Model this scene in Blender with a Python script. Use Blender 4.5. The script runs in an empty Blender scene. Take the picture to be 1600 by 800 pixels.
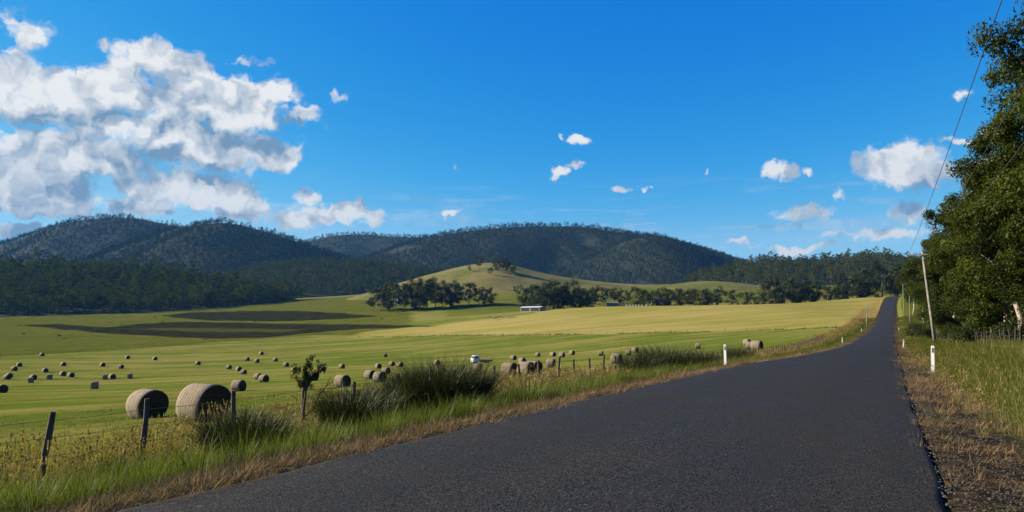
import bpy, math, random
import numpy as np
from mathutils import Vector, Matrix

# ------------------------------------------------------------------ camera, sky, sun, exposure
SC = bpy.context.scene
COL = SC.collection
EYE, FPX, PITCH = 1.5, 1150.0, math.atan(108 / 1150.0)
SUN_AZ, SUN_EL = math.radians(-84), math.radians(25)

cam_data = bpy.data.cameras.new('camera')
cam_data.sensor_width = 36.0
cam_data.lens = FPX / 1600 * 36.0
cam_data.clip_start, cam_data.clip_end = 0.05, 60000
cam = bpy.data.objects.new('camera', cam_data)
COL.objects.link(cam)
cam.location = (0, 0, EYE)
cam.rotation_euler = (math.pi / 2 + PITCH, 0, 0)
SC.camera = cam

SC.view_settings.view_transform = 'Standard'
SC.view_settings.look = 'None'
SC.view_settings.exposure = 1.6
SC.view_settings.gamma = 1.0
SC.render.engine = 'CYCLES'
cy = SC.cycles
cy.max_bounces, cy.diffuse_bounces, cy.glossy_bounces = 4, 2, 1
cy.transmission_bounces, cy.transparent_max_bounces, cy.volume_bounces = 2, 6, 0
cy.caustics_reflective = cy.caustics_refractive = False
cy.sample_clamp_indirect = 4.0
cy.use_denoising = True; cy.denoising_prefilter = 'FAST'

sun_data = bpy.data.lights.new('sun', 'SUN')
sun_data.energy, sun_data.angle, sun_data.color = 5.0, math.radians(0.55), (1.0, 0.87, 0.66)
sun = bpy.data.objects.new('sun', sun_data)
COL.objects.link(sun)
SUNV = Vector((math.cos(SUN_EL) * math.sin(SUN_AZ), math.cos(SUN_EL) * math.cos(SUN_AZ), math.sin(SUN_EL)))
sun.rotation_euler = SUNV.to_track_quat('Z', 'Y').to_euler()
sun.location = SUNV * 200


# ---- node expression helper
class X:
    """a socket in a node tree, with arithmetic"""
    def __init__(s, g, sock): s.g, s.s = g, sock
    def _m(a, op, b=None, c=None): return a.g.math(op, a, b, c)
    def __add__(a, b): return a._m('ADD', b)
    __radd__ = __add__
    def __sub__(a, b): return a._m('SUBTRACT', b)
    def __rsub__(a, b): return a.g.math('SUBTRACT', b, a)
    def __mul__(a, b): return a._m('MULTIPLY', b)
    __rmul__ = __mul__
    def __truediv__(a, b): return a._m('DIVIDE', b)
    def max(a, b): return a._m('MAXIMUM', b)
    def min(a, b): return a._m('MINIMUM', b)
    def pow(a, b): return a._m('POWER', b)


class G:
    def __init__(s, tree): s.t = tree; s.n = tree.nodes; s.l = tree.links
    def put(s, sock, v):
        if isinstance(v, X): s.l.new(v.s, sock)
        elif v is not None:
            if isinstance(v, tuple) and len(v) == 3 and sock.type == 'RGBA': v = v + (1,)
            sock.default_value = v
    def math(s, op, a, b=None, c=None):
        n = s.n.new('ShaderNodeMath'); n.operation = op
        s.put(n.inputs[0], a); s.put(n.inputs[1], b)
        if c is not None: s.put(n.inputs[2], c)
        return X(s, n.outputs[0])
    def vmath(s, op, a, b=None, c=None, out=0):
        n = s.n.new('ShaderNodeVectorMath'); n.operation = op
        s.put(n.inputs[0], a)
        if b is not None: s.put(n.inputs[1], b)
        if c is not None: s.put(n.inputs[2], c)
        return X(s, n.outputs[out])
    def comb(s, x, y, z=0.0):
        n = s.n.new('ShaderNodeCombineXYZ')
        for i, v in enumerate((x, y, z)): s.put(n.inputs[i], v)
        return X(s, n.outputs[0])
    def sep(s, v):
        n = s.n.new('ShaderNodeSeparateXYZ'); s.put(n.inputs[0], v)
        return [X(s, o) for o in n.outputs]
    def noise(s, v, scale, detail=3, rough=0.55, dist=0.0, out='Fac', dim='3D'):
        n = s.n.new('ShaderNodeTexNoise'); n.noise_dimensions = dim
        s.put(n.inputs['Vector'], v); n.inputs['Scale'].default_value = scale
        n.inputs['Detail'].default_value = detail; n.inputs['Roughness'].default_value = rough
        n.inputs['Distortion'].default_value = dist
        return X(s, n.outputs[out])
    def step(s, v, a, b, o0=0.0, o1=1.0, smooth=True):
        n = s.n.new('ShaderNodeMapRange'); n.interpolation_type = 'SMOOTHSTEP' if smooth else 'LINEAR'
        s.put(n.inputs['Value'], v)
        for k, q in zip(('From Min', 'From Max', 'To Min', 'To Max'), (a, b, o0, o1)): n.inputs[k].default_value = q
        return X(s, n.outputs[0])
    def mix(s, f, a, b, mode='MIX'):
        n = s.n.new('ShaderNodeMix'); n.data_type = 'RGBA'; n.blend_type = mode
        s.put(n.inputs[0], f); s.put(n.inputs[6], a); s.put(n.inputs[7], b)
        return X(s, n.outputs[2])
    def attr(s, name, out='Fac'):
        n = s.n.new('ShaderNodeAttribute'); n.attribute_name = name
        return X(s, n.outputs[out])
    def geo(s, out='Position'):
        return X(s, s.n.new('ShaderNodeNewGeometry').outputs[out])
    def obj(s, out='Object'):
        return X(s, s.n.new('ShaderNodeTexCoord').outputs[out])
    def rand(s):
        return X(s, s.n.new('ShaderNodeObjectInfo').outputs['Random'])
    def bump(s, h, strength=0.5, dist=0.02):
        n = s.n.new('ShaderNodeBump'); n.inputs['Strength'].default_value = strength
        n.inputs['Distance'].default_value = dist; s.put(n.inputs['Height'], h)
        return X(s, n.outputs[0])


# ------------------------------------------------------------------ pixel <-> world (design aid only)
CP, SP = math.cos(PITCH), math.sin(PITCH)
def ray(px, py):
    a, b = (px - 800) / FPX, (400 - py) / FPX
    return np.array([a, CP - b * SP, SP + b * CP])
def at(px, py, Y):
    d = ray(px, py); s = Y / d[1]
    return np.array([d[0] * s, Y, EYE + d[2] * s])
def proj(x, y, z):
    z = z - EYE; d = y * CP + z * SP; u = -y * SP + z * CP
    d = np.where(d < 0.1, 0.1, d)
    return 800 + FPX * x / d, 400 - FPX * u / d


# ------------------------------------------------------------------ world: Nishita sky with cumulus in it
W = bpy.data.worlds.new('World'); SC.world = W; W.use_nodes = True
wt = W.node_tree; wt.nodes.clear(); g = G(wt)
sky = wt.nodes.new('ShaderNodeTexSky'); sky.sky_type = 'NISHITA'; sky.sun_disc = False
sky.sun_elevation = SUN_EL; sky.sun_rotation = SUN_AZ
sky.altitude = 0; sky.air_density = 1.0; sky.dust_density = 0.0; sky.ozone_density = 6.0
SKY_STRENGTH = 0.060
sr, sg, sb = g.sep(X(g, sky.outputs[0]))          # deep-blue colour response of the photograph, channel by channel
sb2 = (sb * 0.19).pow(0.32) * 4.3
sg2 = ((sg * 0.30).pow(1.1) * 2.5).min(sb2 * .69)
sr2 = ((sr * 0.57).pow(3.3) * 0.72).min(sg2 * 0.45)
skycol = g.comb(sr2, sg2, sb2)

dirv = g.vmath('NORMALIZE', g.obj('Generated'))
dx, dy, dz = g.sep(dirv)
az = g.math('ARCTAN2', dx, dy)
el = g.math('ARCSINE', dz)
p0 = g.comb(az, el)
# lumps of cloud: (px, py, half width, half height, weight) of the direction they are seen in
CL = [(42, 50, 40, 42, .45), (20, 85, 30, 20, .3), (60, 150, 150, 62, 1), (165, 130, 55, 36, .75), (255, 92, 95, 38, .8), (205, 105, 55, 30, .6), (150, 72, 22, 14, .4),
      (320, 120, 50, 22, .5), (345, 165, 125, 50, 1), (240, 205, 95, 52, .95), (425, 150, 50, 30, .7), (478, 185, 44, 22, .45), (105, 243, 170, 52, 1),
      (15, 285, 165, 50, 1), (335, 228, 135, 42, .9), (405, 240, 75, 28, .7), (290, 295, 130, 32, .85), (375, 325, 80, 24, .7), (482, 305, 22, 20, .42),
      (535, 335, 80, 24, .75), (470, 348, 42, 20, .65), (30, 362, 70, 14, .5), (30, 312, 150, 24, .85), (200, 320, 120, 18, .5), (400, 102, 42, 12, .28), (525, 152, 26, 12, .22), (140, 205, 60, 28, .7), (222, 148, 55, 34, .75), (60, 330, 90, 16, .7),
      (893, 214, 23, 12, .55), (870, 268, 22, 15, .7), (895, 257, 14, 6, .4), (698, 330, 17, 9, .5), (722, 264, 7, 10, .25), (978, 297, 26, 7, .33), (1006, 302, 10, 8, .33),
      (1220, 272, 34, 20, .95), (1268, 272, 13, 9, .4), (1405, 256, 75, 40, 1), (1450, 275, 60, 20, .6), (1545, 262, 48, 24, .7), (1500, 213, 48, 10, .42), (1540, 205, 26, 12, .4),
      (1505, 152, 32, 10, .24), (1255, 327, 62, 18, .36), (1296, 312, 16, 20, .34), (1420, 325, 60, 20, .34), (1390, 362, 170, 16, .36), (1240, 386, 70, 9, .5), (1150, 386, 46, 7, .32),
      (1095, 272, 12, 8, .22), (-190, 170, 190, 90, 1), (-330, 290, 240, 60, .9), (-620, 200, 240, 110, 1), (1900, 250, 160, 60, .9), (2300, 150, 200, 80, .9)]
blobs = []
for px, py, rx, ry, w in CL:
    d = ray(px, py); n = np.linalg.norm(d)
    a0, e0 = math.atan2(d[0], d[1]), math.asin(d[2] / n)
    d2 = ray(px + rx, py); d3 = ray(px, py - ry)
    blobs.append((a0, e0, abs(math.atan2(d2[0], d2[1]) - a0), abs(math.asin(d3[2] / np.linalg.norm(d3)) - e0), w))
rg = random.Random(5)
for k in range(5):                       # the same scattered cumulus behind and beside the camera
    blobs.append((math.radians(80 + k * 42 + rg.uniform(-8, 8)), math.radians(rg.uniform(8, 26)), rg.uniform(.08, .22), rg.uniform(.03, .07), rg.uniform(.5, 1)))
wn = g.noise(p0, 16, 3, 0.55, out='Color', dim='2D')
wn2 = g.noise(p0, 70, 2, 0.6, out='Color', dim='2D')
wv = g.vmath('MULTIPLY_ADD', g.vmath('SUBTRACT', wn, (.5, .5, .5)), (.065, .04, 0), p0)
wv = g.vmath('MULTIPLY_ADD', g.vmath('SUBTRACT', wn2, (.5, .5, .5)), (.018, .014, 0), wv)
def body(p, some):
    acc = None
    for a0, e0, ra, re, w in some:
        k = 1.5
        q = g.vmath('MULTIPLY_ADD', p, (1 / ra / k, 1 / re / k, 0), (-a0 / ra / k, -e0 / re / k, .67 * (1 - w)))
        m = g.vmath('LENGTH', q, out=1)
        acc = m if acc is None else acc.min(m)
    return (1 - acc).max(0)
big = [b for b in blobs if b[4] >= .6]
b0 = body(wv, blobs); b1 = body(g.vmath('ADD', wv, (-0.020, 0.036, 0)), big)
fb = lambda p: g.noise(p, 24, 7, 0.6, dim='2D')
f0 = fb(p0)
fl = lambda p: g.noise(p, 30, 2.2, 0.5, dim='2D')
fl0 = fl(wv); fl1 = fl(g.vmath('ADD', wv, (-0.009, 0.014, 0)))
f2 = g.noise(wv, 95, 4, 0.62, dim='2D')
dens = (b0 - 0.325) * 1.5 + ((f0 - 0.5) * 1.35 + (f2 - .5) * .55) * g.step(b0, .02, .3)
alpha = g.step(dens, -0.10, 0.36) * g.step(b0, .16, .55, .22, 1.0)
lit = (b0.max(.25) - b1.max(.25)) * .95 + (fl0 - fl1) * 1.5 + (f2 - .5) * .14 + g.step(dens, .5, .0, 0, .12) - g.step(b0, .55, 1, 0, .10) - .04
lit = g.step(lit, -0.42, 0.40, 0, 1, False)
lit = lit * (.70 + .30 * g.step(el, .06, .30))
cloudcol = g.mix(lit, (1.0, 1.65, 2.45), (4.7, 4.75, 4.75))
veil = g.step(g.noise(g.comb(az * 5, el * 60), 1.0, 4, .6, .3, dim='2D'), .48, .72) * g.step(el, .05, .10) * g.step(el, .21, .13) * .34
final = g.mix((alpha * .97).max(veil), skycol, cloudcol)
bg = wt.nodes.new('ShaderNodeBackground'); bg.inputs['Strength'].default_value = SKY_STRENGTH
wt.links.new(final.s, bg.inputs['Color'])
wo = wt.nodes.new('ShaderNodeOutputWorld'); wt.links.new(bg.outputs[0], wo.inputs['Surface'])
W.cycles.sampling_method = 'MANUAL'; W.cycles.sample_map_resolution = 512


# ------------------------------------------------------------------ helpers
rng = np.random.default_rng(11)
R = random.Random(3)

def tag(o, label=None, cat=None, group=None, kind=None):
    for k, v in (('label', label), ('category', cat), ('group', group), ('kind', kind)):
        if v: o[k] = v
    return o

def mesh(name, V, F, mats=(), smooth=False, attrs=None, mi=None):
    """V (n,3) array, F list of faces or (m,k) int array"""
    me = bpy.data.meshes.new(name)
    V = np.asarray(V, np.float32)
    if isinstance(F, np.ndarray):
        m, k = F.shape
        me.vertices.add(len(V)); me.vertices.foreach_set('co', V.ravel())
        me.loops.add(m * k); me.loops.foreach_set('vertex_index', F.astype(np.int32).ravel())
        me.polygons.add(m); me.polygons.foreach_set('loop_start', np.arange(0, m * k, k, dtype=np.int32))
        me.update(calc_edges=True)
    else:
        me.from_pydata(V.tolist(), [], [list(f) for f in F])
    for m in (mats if isinstance(mats, (list, tuple)) else [mats]): me.materials.append(m)
    if smooth is True: me.polygons.foreach_set('use_smooth', [True] * len(me.polygons))
    if mi is not None: me.polygons.foreach_set('material_index', np.asarray(mi, np.int32))
    for k, v in (attrs or {}).items():
        a = me.attributes.new(k, 'FLOAT', 'POINT'); a.data.foreach_set('value', np.asarray(v, np.float32))
    me.update()
    return me

def link(name, data, parent=None, loc=None, rz=0.0, sc=None):
    o = bpy.data.objects.new(name, data); COL.objects.link(o)
    if parent is not None: o.parent = parent
    if loc is not None: o.location = [float(c) for c in loc]
    if rz: o.rotation_euler = (0, 0, rz)
    if sc is not None: o.scale = (sc,) * 3 if np.isscalar(sc) else sc
    return o

class MB:
    """collects solids into one mesh"""
    def __init__(s): s.v, s.f, s.m = [], [], []
    def add(s, V, F, m=0):
        b = len(s.v); s.v += [tuple(map(float, q)) for q in V]; s.f += [[b + i for i in q] for q in F]; s.m += [m] * len(F); return s
    def box(s, c, h, M=None, m=0):
        V = [Vector((c[0] + sx * h[0], c[1] + sy * h[1], c[2] + sz * h[2])) for sx in (-1, 1) for sy in (-1, 1) for sz in (-1, 1)]
        if M is not None: V = [M @ q for q in V]
        return s.add(V, [(0, 1, 3, 2), (4, 6, 7, 5), (0, 4, 5, 1), (2, 3, 7, 6), (0, 2, 6, 4), (1, 5, 7, 3)], m)
    def tube(s, pts, rad, n=8, m=0, caps=True):
        pts = [Vector(q) for q in pts]; rad = [rad] * len(pts) if np.isscalar(rad) else rad
        rings = []; up = Vector((0, 0, 1)); ref = None
        for i, q in enumerate(pts):
            d = (pts[min(i + 1, len(pts) - 1)] - pts[max(i - 1, 0)]).normalized()
            if ref is None: ref = d.orthogonal().normalized()
            ref = (ref - d * ref.dot(d)).normalized(); b = d.cross(ref)
            rings.append([q + (ref * math.cos(k * 2 * math.pi / n) + b * math.sin(k * 2 * math.pi / n)) * rad[i] for k in range(n)])
        V = [v for r_ in rings for v in r_]; F = []
        for i in range(len(pts) - 1):
            for k in range(n):
                F.append((i * n + k, i * n + (k + 1) % n, (i + 1) * n + (k + 1) % n, (i + 1) * n + k))
        if caps: F += [tuple(range(n))[::-1], tuple((len(pts) - 1) * n + k for k in range(n))]
        return s.add(V, F, m)
    def cyl(s, c, r, h, axis='Z', n=16, m=0):
        d = {'X': (1, 0, 0), 'Y': (0, 1, 0), 'Z': (0, 0, 1)}[axis]; d = Vector(d); c = Vector(c)
        return s.tube([c - d * h, c + d * h], r, n, m)
    def data(s, name, mats, smooth=False):
        return mesh(name, np.array(s.v), s.f, mats, smooth, mi=s.m)

# value noise for terrain
_perm = np.random.default_rng(4).random((256, 256))
def vnoise(x, y):
    xi, yi = np.floor(x).astype(int), np.floor(y).astype(int); fx, fy = x - xi, y - yi
    fx, fy = fx * fx * (3 - 2 * fx), fy * fy * (3 - 2 * fy)
    P = lambda i, j: _perm[i & 255, j & 255]
    return (P(xi, yi) * (1 - fx) + P(xi + 1, yi) * fx) * (1 - fy) + (P(xi, yi + 1) * (1 - fx) + P(xi + 1, yi + 1) * fx) * fy - .5
def fbm(x, y, o=4):
    s = 0; a = 1.0
    for k in range(o): s = s + a * vnoise(x + 17.3 * k, y - 9.1 * k); a *= .5; x = x * 2.03; y = y * 2.03
    return s
def sstep(a, b, x):
    t = np.clip((x - a) / (b - a), 0, 1); return t * t * (3 - 2 * t)

# ------------------------------------------------------------------ materials
def new_mat(name):
    m = bpy.data.materials.new(name); m.use_nodes = True; m.node_tree.nodes.clear()
    return m, G(m.node_tree)
def finish(m, g, shader):
    o = g.n.new('ShaderNodeOutputMaterial'); g.l.new(shader, o.inputs['Surface']); return m
ALB = .75                                   # common level of the surface colours, set against the exposure
def principled(g, col, rough=0.8, normal=None, spec=0.3, metal=0.0):
    col = g.mix(1.0, col, (ALB,) * 3, 'MULTIPLY')
    b = g.n.new('ShaderNodeBsdfPrincipled'); g.put(b.inputs['Base Color'], col); g.put(b.inputs['Roughness'], rough)
    b.inputs['Specular IOR Level'].default_value = spec; b.inputs['Metallic'].default_value = metal
    if normal is not None: g.put(b.inputs['Normal'], normal)
    return b.outputs[0]
def simple(name, col, rough=.8, var=.25, scale=4., spec=.3, metal=0., bump=0.):
    m, g = new_mat(name); p = g.obj('Object')
    n = g.noise(p, scale, 4, .6)
    c = g.mix(g.step(n, .3, .7), tuple(q * (1 - var) for q in col), tuple(min(1, q * (1 + var)) for q in col))
    return finish(m, g, principled(g, c, rough, g.bump(n, bump, .02) if bump else None, spec, metal))
def leafy(name, dark, light, trans=.3, gloss=.06, by='rnd', tip=None):
    """two-sided leaf: diffuse + light through it"""
    m, g = new_mat(name); r = g.attr(by); o = g.rand()
    c = g.mix(g.step(r * .75 + o * .25, 0.05, .95, smooth=False), dark, light)
    if tip is not None: c = g.mix(g.step(g.attr('h'), .25, 1.0), c, tip)
    c = g.mix(1.0, c, (ALB,) * 3, 'MULTIPLY')
    d = g.n.new('ShaderNodeBsdfDiffuse'); g.put(d.inputs[0], c)
    t = g.n.new('ShaderNodeBsdfTranslucent'); g.put(t.inputs[0], g.mix(1.0, c, (1.0, 1.15, .55), 'MULTIPLY'))
    a = g.n.new('ShaderNodeMixShader'); a.inputs[0].default_value = trans
    g.l.new(d.outputs[0], a.inputs[1]); g.l.new(t.outputs[0], a.inputs[2])
    gl = g.n.new('ShaderNodeBsdfGlossy'); gl.inputs['Roughness'].default_value = .45; g.put(gl.inputs[0], (.9, .95, 1))
    b = g.n.new('ShaderNodeMixShader'); b.inputs[0].default_value = gloss
    g.l.new(a.outputs[0], b.inputs[1]); g.l.new(gl.outputs[0], b.inputs[2])
    return finish(m, g, b.outputs[0])

# ------------------------------------------------------------------ terrain heights
RA = math.radians(26.9)                       # heading of the road
D2 = np.array([math.sin(RA), math.cos(RA)]); N2 = np.array([D2[1], -D2[0]])
RT = [-40, 0, 10, 20, 35, 50, 70, 90, 120, 150, 190, 240, 300, 360, 420, 480, 530, 562, 600, 680, 900]
RL = [-2.6, -2.6, -2.6, -2.58, -2.5, -2.38, -2.26, -2.15, -2.03, -1.88, -1.67, -1.25, -.58, .03, .55, 1.53, 3.4, 5.9, 9, 18, 60]
RZ = [0, 0, 0, -.05, -.2, -.5, -.77, -1.04, -1.11, -.88, -.29, .84, 2.85, 5.62, 9.1, 14.06, 19.0, 20.9, 20, 17, 17]
def spline(tk, v):
    tk, v = np.array(tk, float), np.array(v, float); m = np.gradient(v, tk)
    def f(t):
        t = np.clip(t, tk[0], tk[-1]); i = np.clip(np.searchsorted(tk, t) - 1, 0, len(tk) - 2)
        h = tk[i + 1] - tk[i]; s = (t - tk[i]) / h
        return (2*s**3-3*s**2+1)*v[i] + (s**3-2*s**2+s)*h*m[i] + (-2*s**3+3*s**2)*v[i+1] + (s**3-s**2)*h*m[i+1]
    return f
road_l, road_z = spline(RT, RL), spline(RT, RZ)
HALF = 2.95
def LT(l, t): return l * N2[0] + t * D2[0], l * N2[1] + t * D2[1]

# known ground points: (px, py, distance along the view axis)
CT = [(65, 556, 313), (199, 561, 300), (160, 573, 262), (98, 588, 222), (164, 593, 212), (147, 608, 135), (2, 614, 120), (231, 655, 36), (320, 670, 26.5),
      (372, 611, 96), (535, 605, 84), (412, 597, 128), (447, 573, 246), (386, 564, 280), (408, 554.5, 313), (602, 558, 275), (682, 571, 200), (746, 581, 128),
      (795, 587, 92), (840, 557.7, 245), (893, 555, 218), (939, 556, 200), (992, 551, 200), (1090, 545, 190), (1167, 539, 190), (860, 574, 118), (963, 568, 150),
      (0, 558, 318), (200, 546, 370), (400, 530, 440), (520, 523, 470), (0, 508, 600), (250, 498, 680), (400, 489, 740), (300, 510, 600), (580, 496, 640), (480, 507, 600),
      (0, 500, 660), (150, 497, 700), (400, 486, 780), (570, 474, 800), (770, 470, 720), (650, 500, 560), (700, 482, 680), (-200, 505, 640), (-200, 560, 310), (-200, 615, 110),
      (600, 526, 420), (800, 524, 330), (1000, 521, 290), (1200, 516, 275), (1320, 511, 262), (800, 501, 470), (1000, 496, 400), (1200, 492, 360), (1330, 485, 350),
      (830, 485, 560), (950, 478, 520), (1100, 477, 480), (1250, 474, 450), (1345, 469, 440), (1150, 462, 780), (1300, 461, 720), (800, 460, 830), (900, 455, 880), (1000, 449, 1000),
      (0, 470, 1400), (400, 470, 1400), (800, 445, 1400), (1200, 445, 1400), (1600, 450, 1400), (-300, 470, 1400), (800, 455, 3200), (-600, 462, 3200), (2000, 455, 3200)]
cpt = [at(*c) for c in CT]
for px, Y, z in ((950, 640, 13), (1100, 600, 13), (1250, 560, 15), (1330, 540, 19)):
    cpt.append(np.array([(px - 800) / FPX * Y, Y, z]))
for t in (0, 15, 30, 50, 80, 120, 170, 230, 300, 370, 440, 520, 600):
    for l, dz in ((-10.5, -.95 + .5 * min(t, 200) / 200), (14, 1.3), (60, 3), (160, 6)):
        x, y = LT(l + float(road_l(t)) + 0.0, t); cpt.append(np.array([x, y, float(road_z(t)) + dz]))
cpt = np.array(cpt)
C0 = 28.0
dm = np.sqrt(((cpt[:, None, :2] - cpt[None, :, :2]) ** 2).sum(-1) + C0 ** 2)
nC = len(cpt)
Amat = np.zeros((nC + 3, nC + 3)); Amat[:nC, :nC] = dm - np.eye(nC) * 4.0
Amat[:nC, nC] = 1; Amat[:nC, nC + 1:] = cpt[:, :2] / 1000; Amat[nC:, :nC] = Amat[:nC, nC:].T
cw = np.linalg.solve(Amat, np.concatenate([cpt[:, 2], np.zeros(3)]))
def field_z(x, y):
    s = cw[nC] + cw[nC + 1] * x / 1000 + cw[nC + 2] * y / 1000
    for i in range(nC):
        s = s + cw[i] * np.sqrt((x - cpt[i, 0]) ** 2 + (y - cpt[i, 1]) ** 2 + C0 ** 2)
    return s
PL = (np.array([-30, -9.5, -8.3, -6, -4.4, -3.5, -2.97, -2.7, 2.7, 2.97, 3.5, 4.4, 5.2, 6.3, 10, 20, 60, 200.]),
      np.array([-1.0, -.95, -.9, -.62, -.22, -.05, .0, -.14, -.14, .0, -.03, -.08, .22, .68, 1.15, 1.8, 3.6, 8.]))
def ground_z(x, y):
    x, y = np.asarray(x, float), np.asarray(y, float)
    l = x * N2[0] + y * N2[1]; t = x * D2[0] + y * D2[1]; lr = l - road_l(t)
    fz = field_z(x, y)
    pz = road_z(t) + np.interp(lr, *PL) * np.where(lr < -3, 1 - .45 * sstep(60, 200, t), 1.0)
    w = np.where(lr < 0, sstep(-16 - 45 * sstep(330, 450, t), -9.5, lr), 1 - sstep(25, 90, lr)) * (1 - sstep(580, 680, t))
    z = fz * (1 - w) + pz * w
    r = np.hypot(x, y)
    und = (fbm(x / 90, y / 90, 3) * .5 * sstep(60, 200, r) + fbm(x / 14, y / 14, 3) * .16) * sstep(3.5, 8, np.abs(lr))
    return z + und + fbm(x / 1.3, y / 1.3, 2) * .05 * sstep(3.0, 3.6, np.abs(lr))
def hit(px, py, y0=3.0, y1=1500.0):
    """first point of the ground seen at that pixel"""
    d = ray(px, py); Y = np.exp(np.linspace(math.log(y0), math.log(y1), 1600)); s = Y / d[1]
    z = ground_z(d[0] * s, Y); below = EYE + d[2] * s < z
    k = int(np.argmax(below)) if below.any() else -1
    return np.array([d[0] * s[k], Y[k], z[k]])
def colx(px, Y, py=520.):
    d = ray(px, py); return d[0] / d[1] * Y
def on_line(px, l):
    """ground point in the column px on the line at lateral l of the road"""
    a = colx(px, 1.0); Y = l / (a * N2[0] + N2[1]); x = a * Y
    return np.array([x, Y, float(ground_z(x, Y))])

def in_poly(px, py, poly):
    ins = np.zeros(px.shape, bool); n = len(poly)
    for i in range(n):
        (x0, y0), (x1, y1) = poly[i], poly[(i + 1) % n]
        if y0 == y1: continue
        c = ((y0 > py) != (y1 > py)) & (px < (x1 - x0) * (py - y0) / (y1 - y0) + x0); ins ^= c
    return ins

def graded(a, fine0, fine1, b, d0, cap, cap_to, gr=1.07, gr2=1.09):
    out = list(np.arange(fine0, fine1 + 1e-6, d0))
    for sgn, lim, start in ((1, b, fine1), (-1, a, fine0)):
        d = d0; q = start; ex = []
        while (q < lim) if sgn > 0 else (q > lim):
            d = min(d * gr, cap) if abs(q) < cap_to else d * gr2
            q += sgn * d; ex.append(q)
        out += ex
    return np.array(sorted(out))
gl = graded(-3300, -15, 7.5, 900, .25, 4.0, 800)
gt = graded(-40, 2, 42, 3600, .4, 4.0, 900)
Lg, Tg = np.meshgrid(gl, gt)
rl = road_l(Tg); k = np.exp(-(Lg / 40) ** 2); Lw = Lg + (rl + 2.6) * k            # follow the road's drift
XG, YG = LT(Lw, Tg); ZG = ground_z(XG, YG)
nl, ntt = len(gl), len(gt)
idx = np.arange(nl * ntt).reshape(ntt, nl)
FG = np.stack([idx[:-1, :-1], idx[:-1, 1:], idx[1:, 1:], idx[1:, :-1]], -1).reshape(-1, 4)
PXg, PYg = proj(XG, YG, ZG); far = (YG > 150) & (YG < 1100)
PXg = PXg + fbm(XG / 22, YG / 22, 3) * 14 * sstep(250, 400, YG); PYn = PYg + fbm(XG / 18 + 7, YG / 18, 3) * 1.0 * sstep(250, 400, YG)
yellow = [(540, 529), (700, 524.5), (800, 524), (1000, 521), (1200, 516), (1350, 509), (1395, 462), (1350, 462), (1250, 470), (1100, 474), (950, 474), (860, 485), (780, 497), (720, 503), (640, 512), (560, 520)]
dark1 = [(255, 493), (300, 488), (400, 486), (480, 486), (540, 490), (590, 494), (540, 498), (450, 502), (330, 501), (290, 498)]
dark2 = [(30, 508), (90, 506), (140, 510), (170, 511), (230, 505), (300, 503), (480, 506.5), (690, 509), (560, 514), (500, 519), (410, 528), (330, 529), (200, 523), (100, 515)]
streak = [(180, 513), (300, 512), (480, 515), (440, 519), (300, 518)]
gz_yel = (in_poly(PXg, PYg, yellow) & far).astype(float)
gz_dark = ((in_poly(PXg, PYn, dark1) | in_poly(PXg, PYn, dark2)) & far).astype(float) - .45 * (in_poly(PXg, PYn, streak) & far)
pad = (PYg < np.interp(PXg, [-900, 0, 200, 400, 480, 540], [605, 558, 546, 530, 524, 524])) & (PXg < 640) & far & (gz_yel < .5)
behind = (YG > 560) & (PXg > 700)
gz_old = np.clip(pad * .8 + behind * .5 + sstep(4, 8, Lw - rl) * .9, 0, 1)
LRg = Lw - rl
gz_verge = np.where(LRg < 0, sstep(-4.1, -3.6, LRg), 1 - sstep(3.9, 4.8, LRg)) * (1 - sstep(560, 700, Tg))
gz_dry = np.exp(-((LRg + 10.5) / 2.2) ** 2) * .9 * (YG < 400) + .8 * np.exp(-((LRg + 6) / 3.5) ** 2) * sstep(60, 140, Tg) * (Tg < 560)

m_ground, g = new_mat('pasture')
P = g.geo(); pxx, pyy, pzz = g.sep(P)
nb = g.noise(P, .012, 4, .55); nm = g.noise(P, .11, 4, .6); nf = g.noise(P, 1.7, 5, .65); ns = g.noise(P, 14, 4, .7)
along = g.comb(pxx * .012 + pyy * .004, pyy * .10 - pxx * .02)      # mown swaths
sw = g.noise(along, 1.0, 3, .6, dist=.4)
green = g.mix(g.step(nf * .4 + ns * .6, .33, .68), (.058, .094, .010), (.122, .152, .021))
hay = g.mix(g.step(ns, .3, .7), (.185, .158, .042), (.30, .25, .085))
rows = g.math('SINE', (pyy * .86 - pxx * .16) * 1.05 + sw * 9 + nm * 3)
c = g.mix(g.step(sw * .55 + nm * .2 + nb * .25 + rows * .006, .42, .60) * .72, green, hay)
ycol = g.mix(g.step(sw * .5 + nb * .5, .38, .62), (.34, .275, .092), (.215, .20, .043))
ycol = g.mix(g.step(ns * .5 + nf * .5, .35, .65), ycol, g.mix(.35, ycol, (.12, .12, .03)))
yel = g.attr('yellow'); c = g.mix(yel, c, ycol)
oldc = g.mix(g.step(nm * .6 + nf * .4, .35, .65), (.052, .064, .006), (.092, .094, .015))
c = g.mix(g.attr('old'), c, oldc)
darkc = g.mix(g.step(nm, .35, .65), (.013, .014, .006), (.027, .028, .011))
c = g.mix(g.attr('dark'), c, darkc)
dryc = g.mix(g.step(nf, .35, .65), (.12, .085, .026), (.25, .175, .065))
c = g.mix(g.attr('dry') * g.step(nf, .2, .5, .6, 1), c, dryc)
nv = g.noise(P, 6, 5, .7)
verge = g.mix(g.step(nv, .42, .68), (.020, .018, .016), (.095, .068, .038))
verge = g.mix(g.step(g.noise(P, 60, 2, .6), .62, .74) * .4, verge, (.14, .13, .12))
c = g.mix(g.attr('verge'), c, verge)
finish(m_ground, g, principled(g, c, .95, g.bump(ns * .6 + nf * .5 + g.noise(P, 45, 3, .6) * .35, .9, .10), .0))
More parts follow.
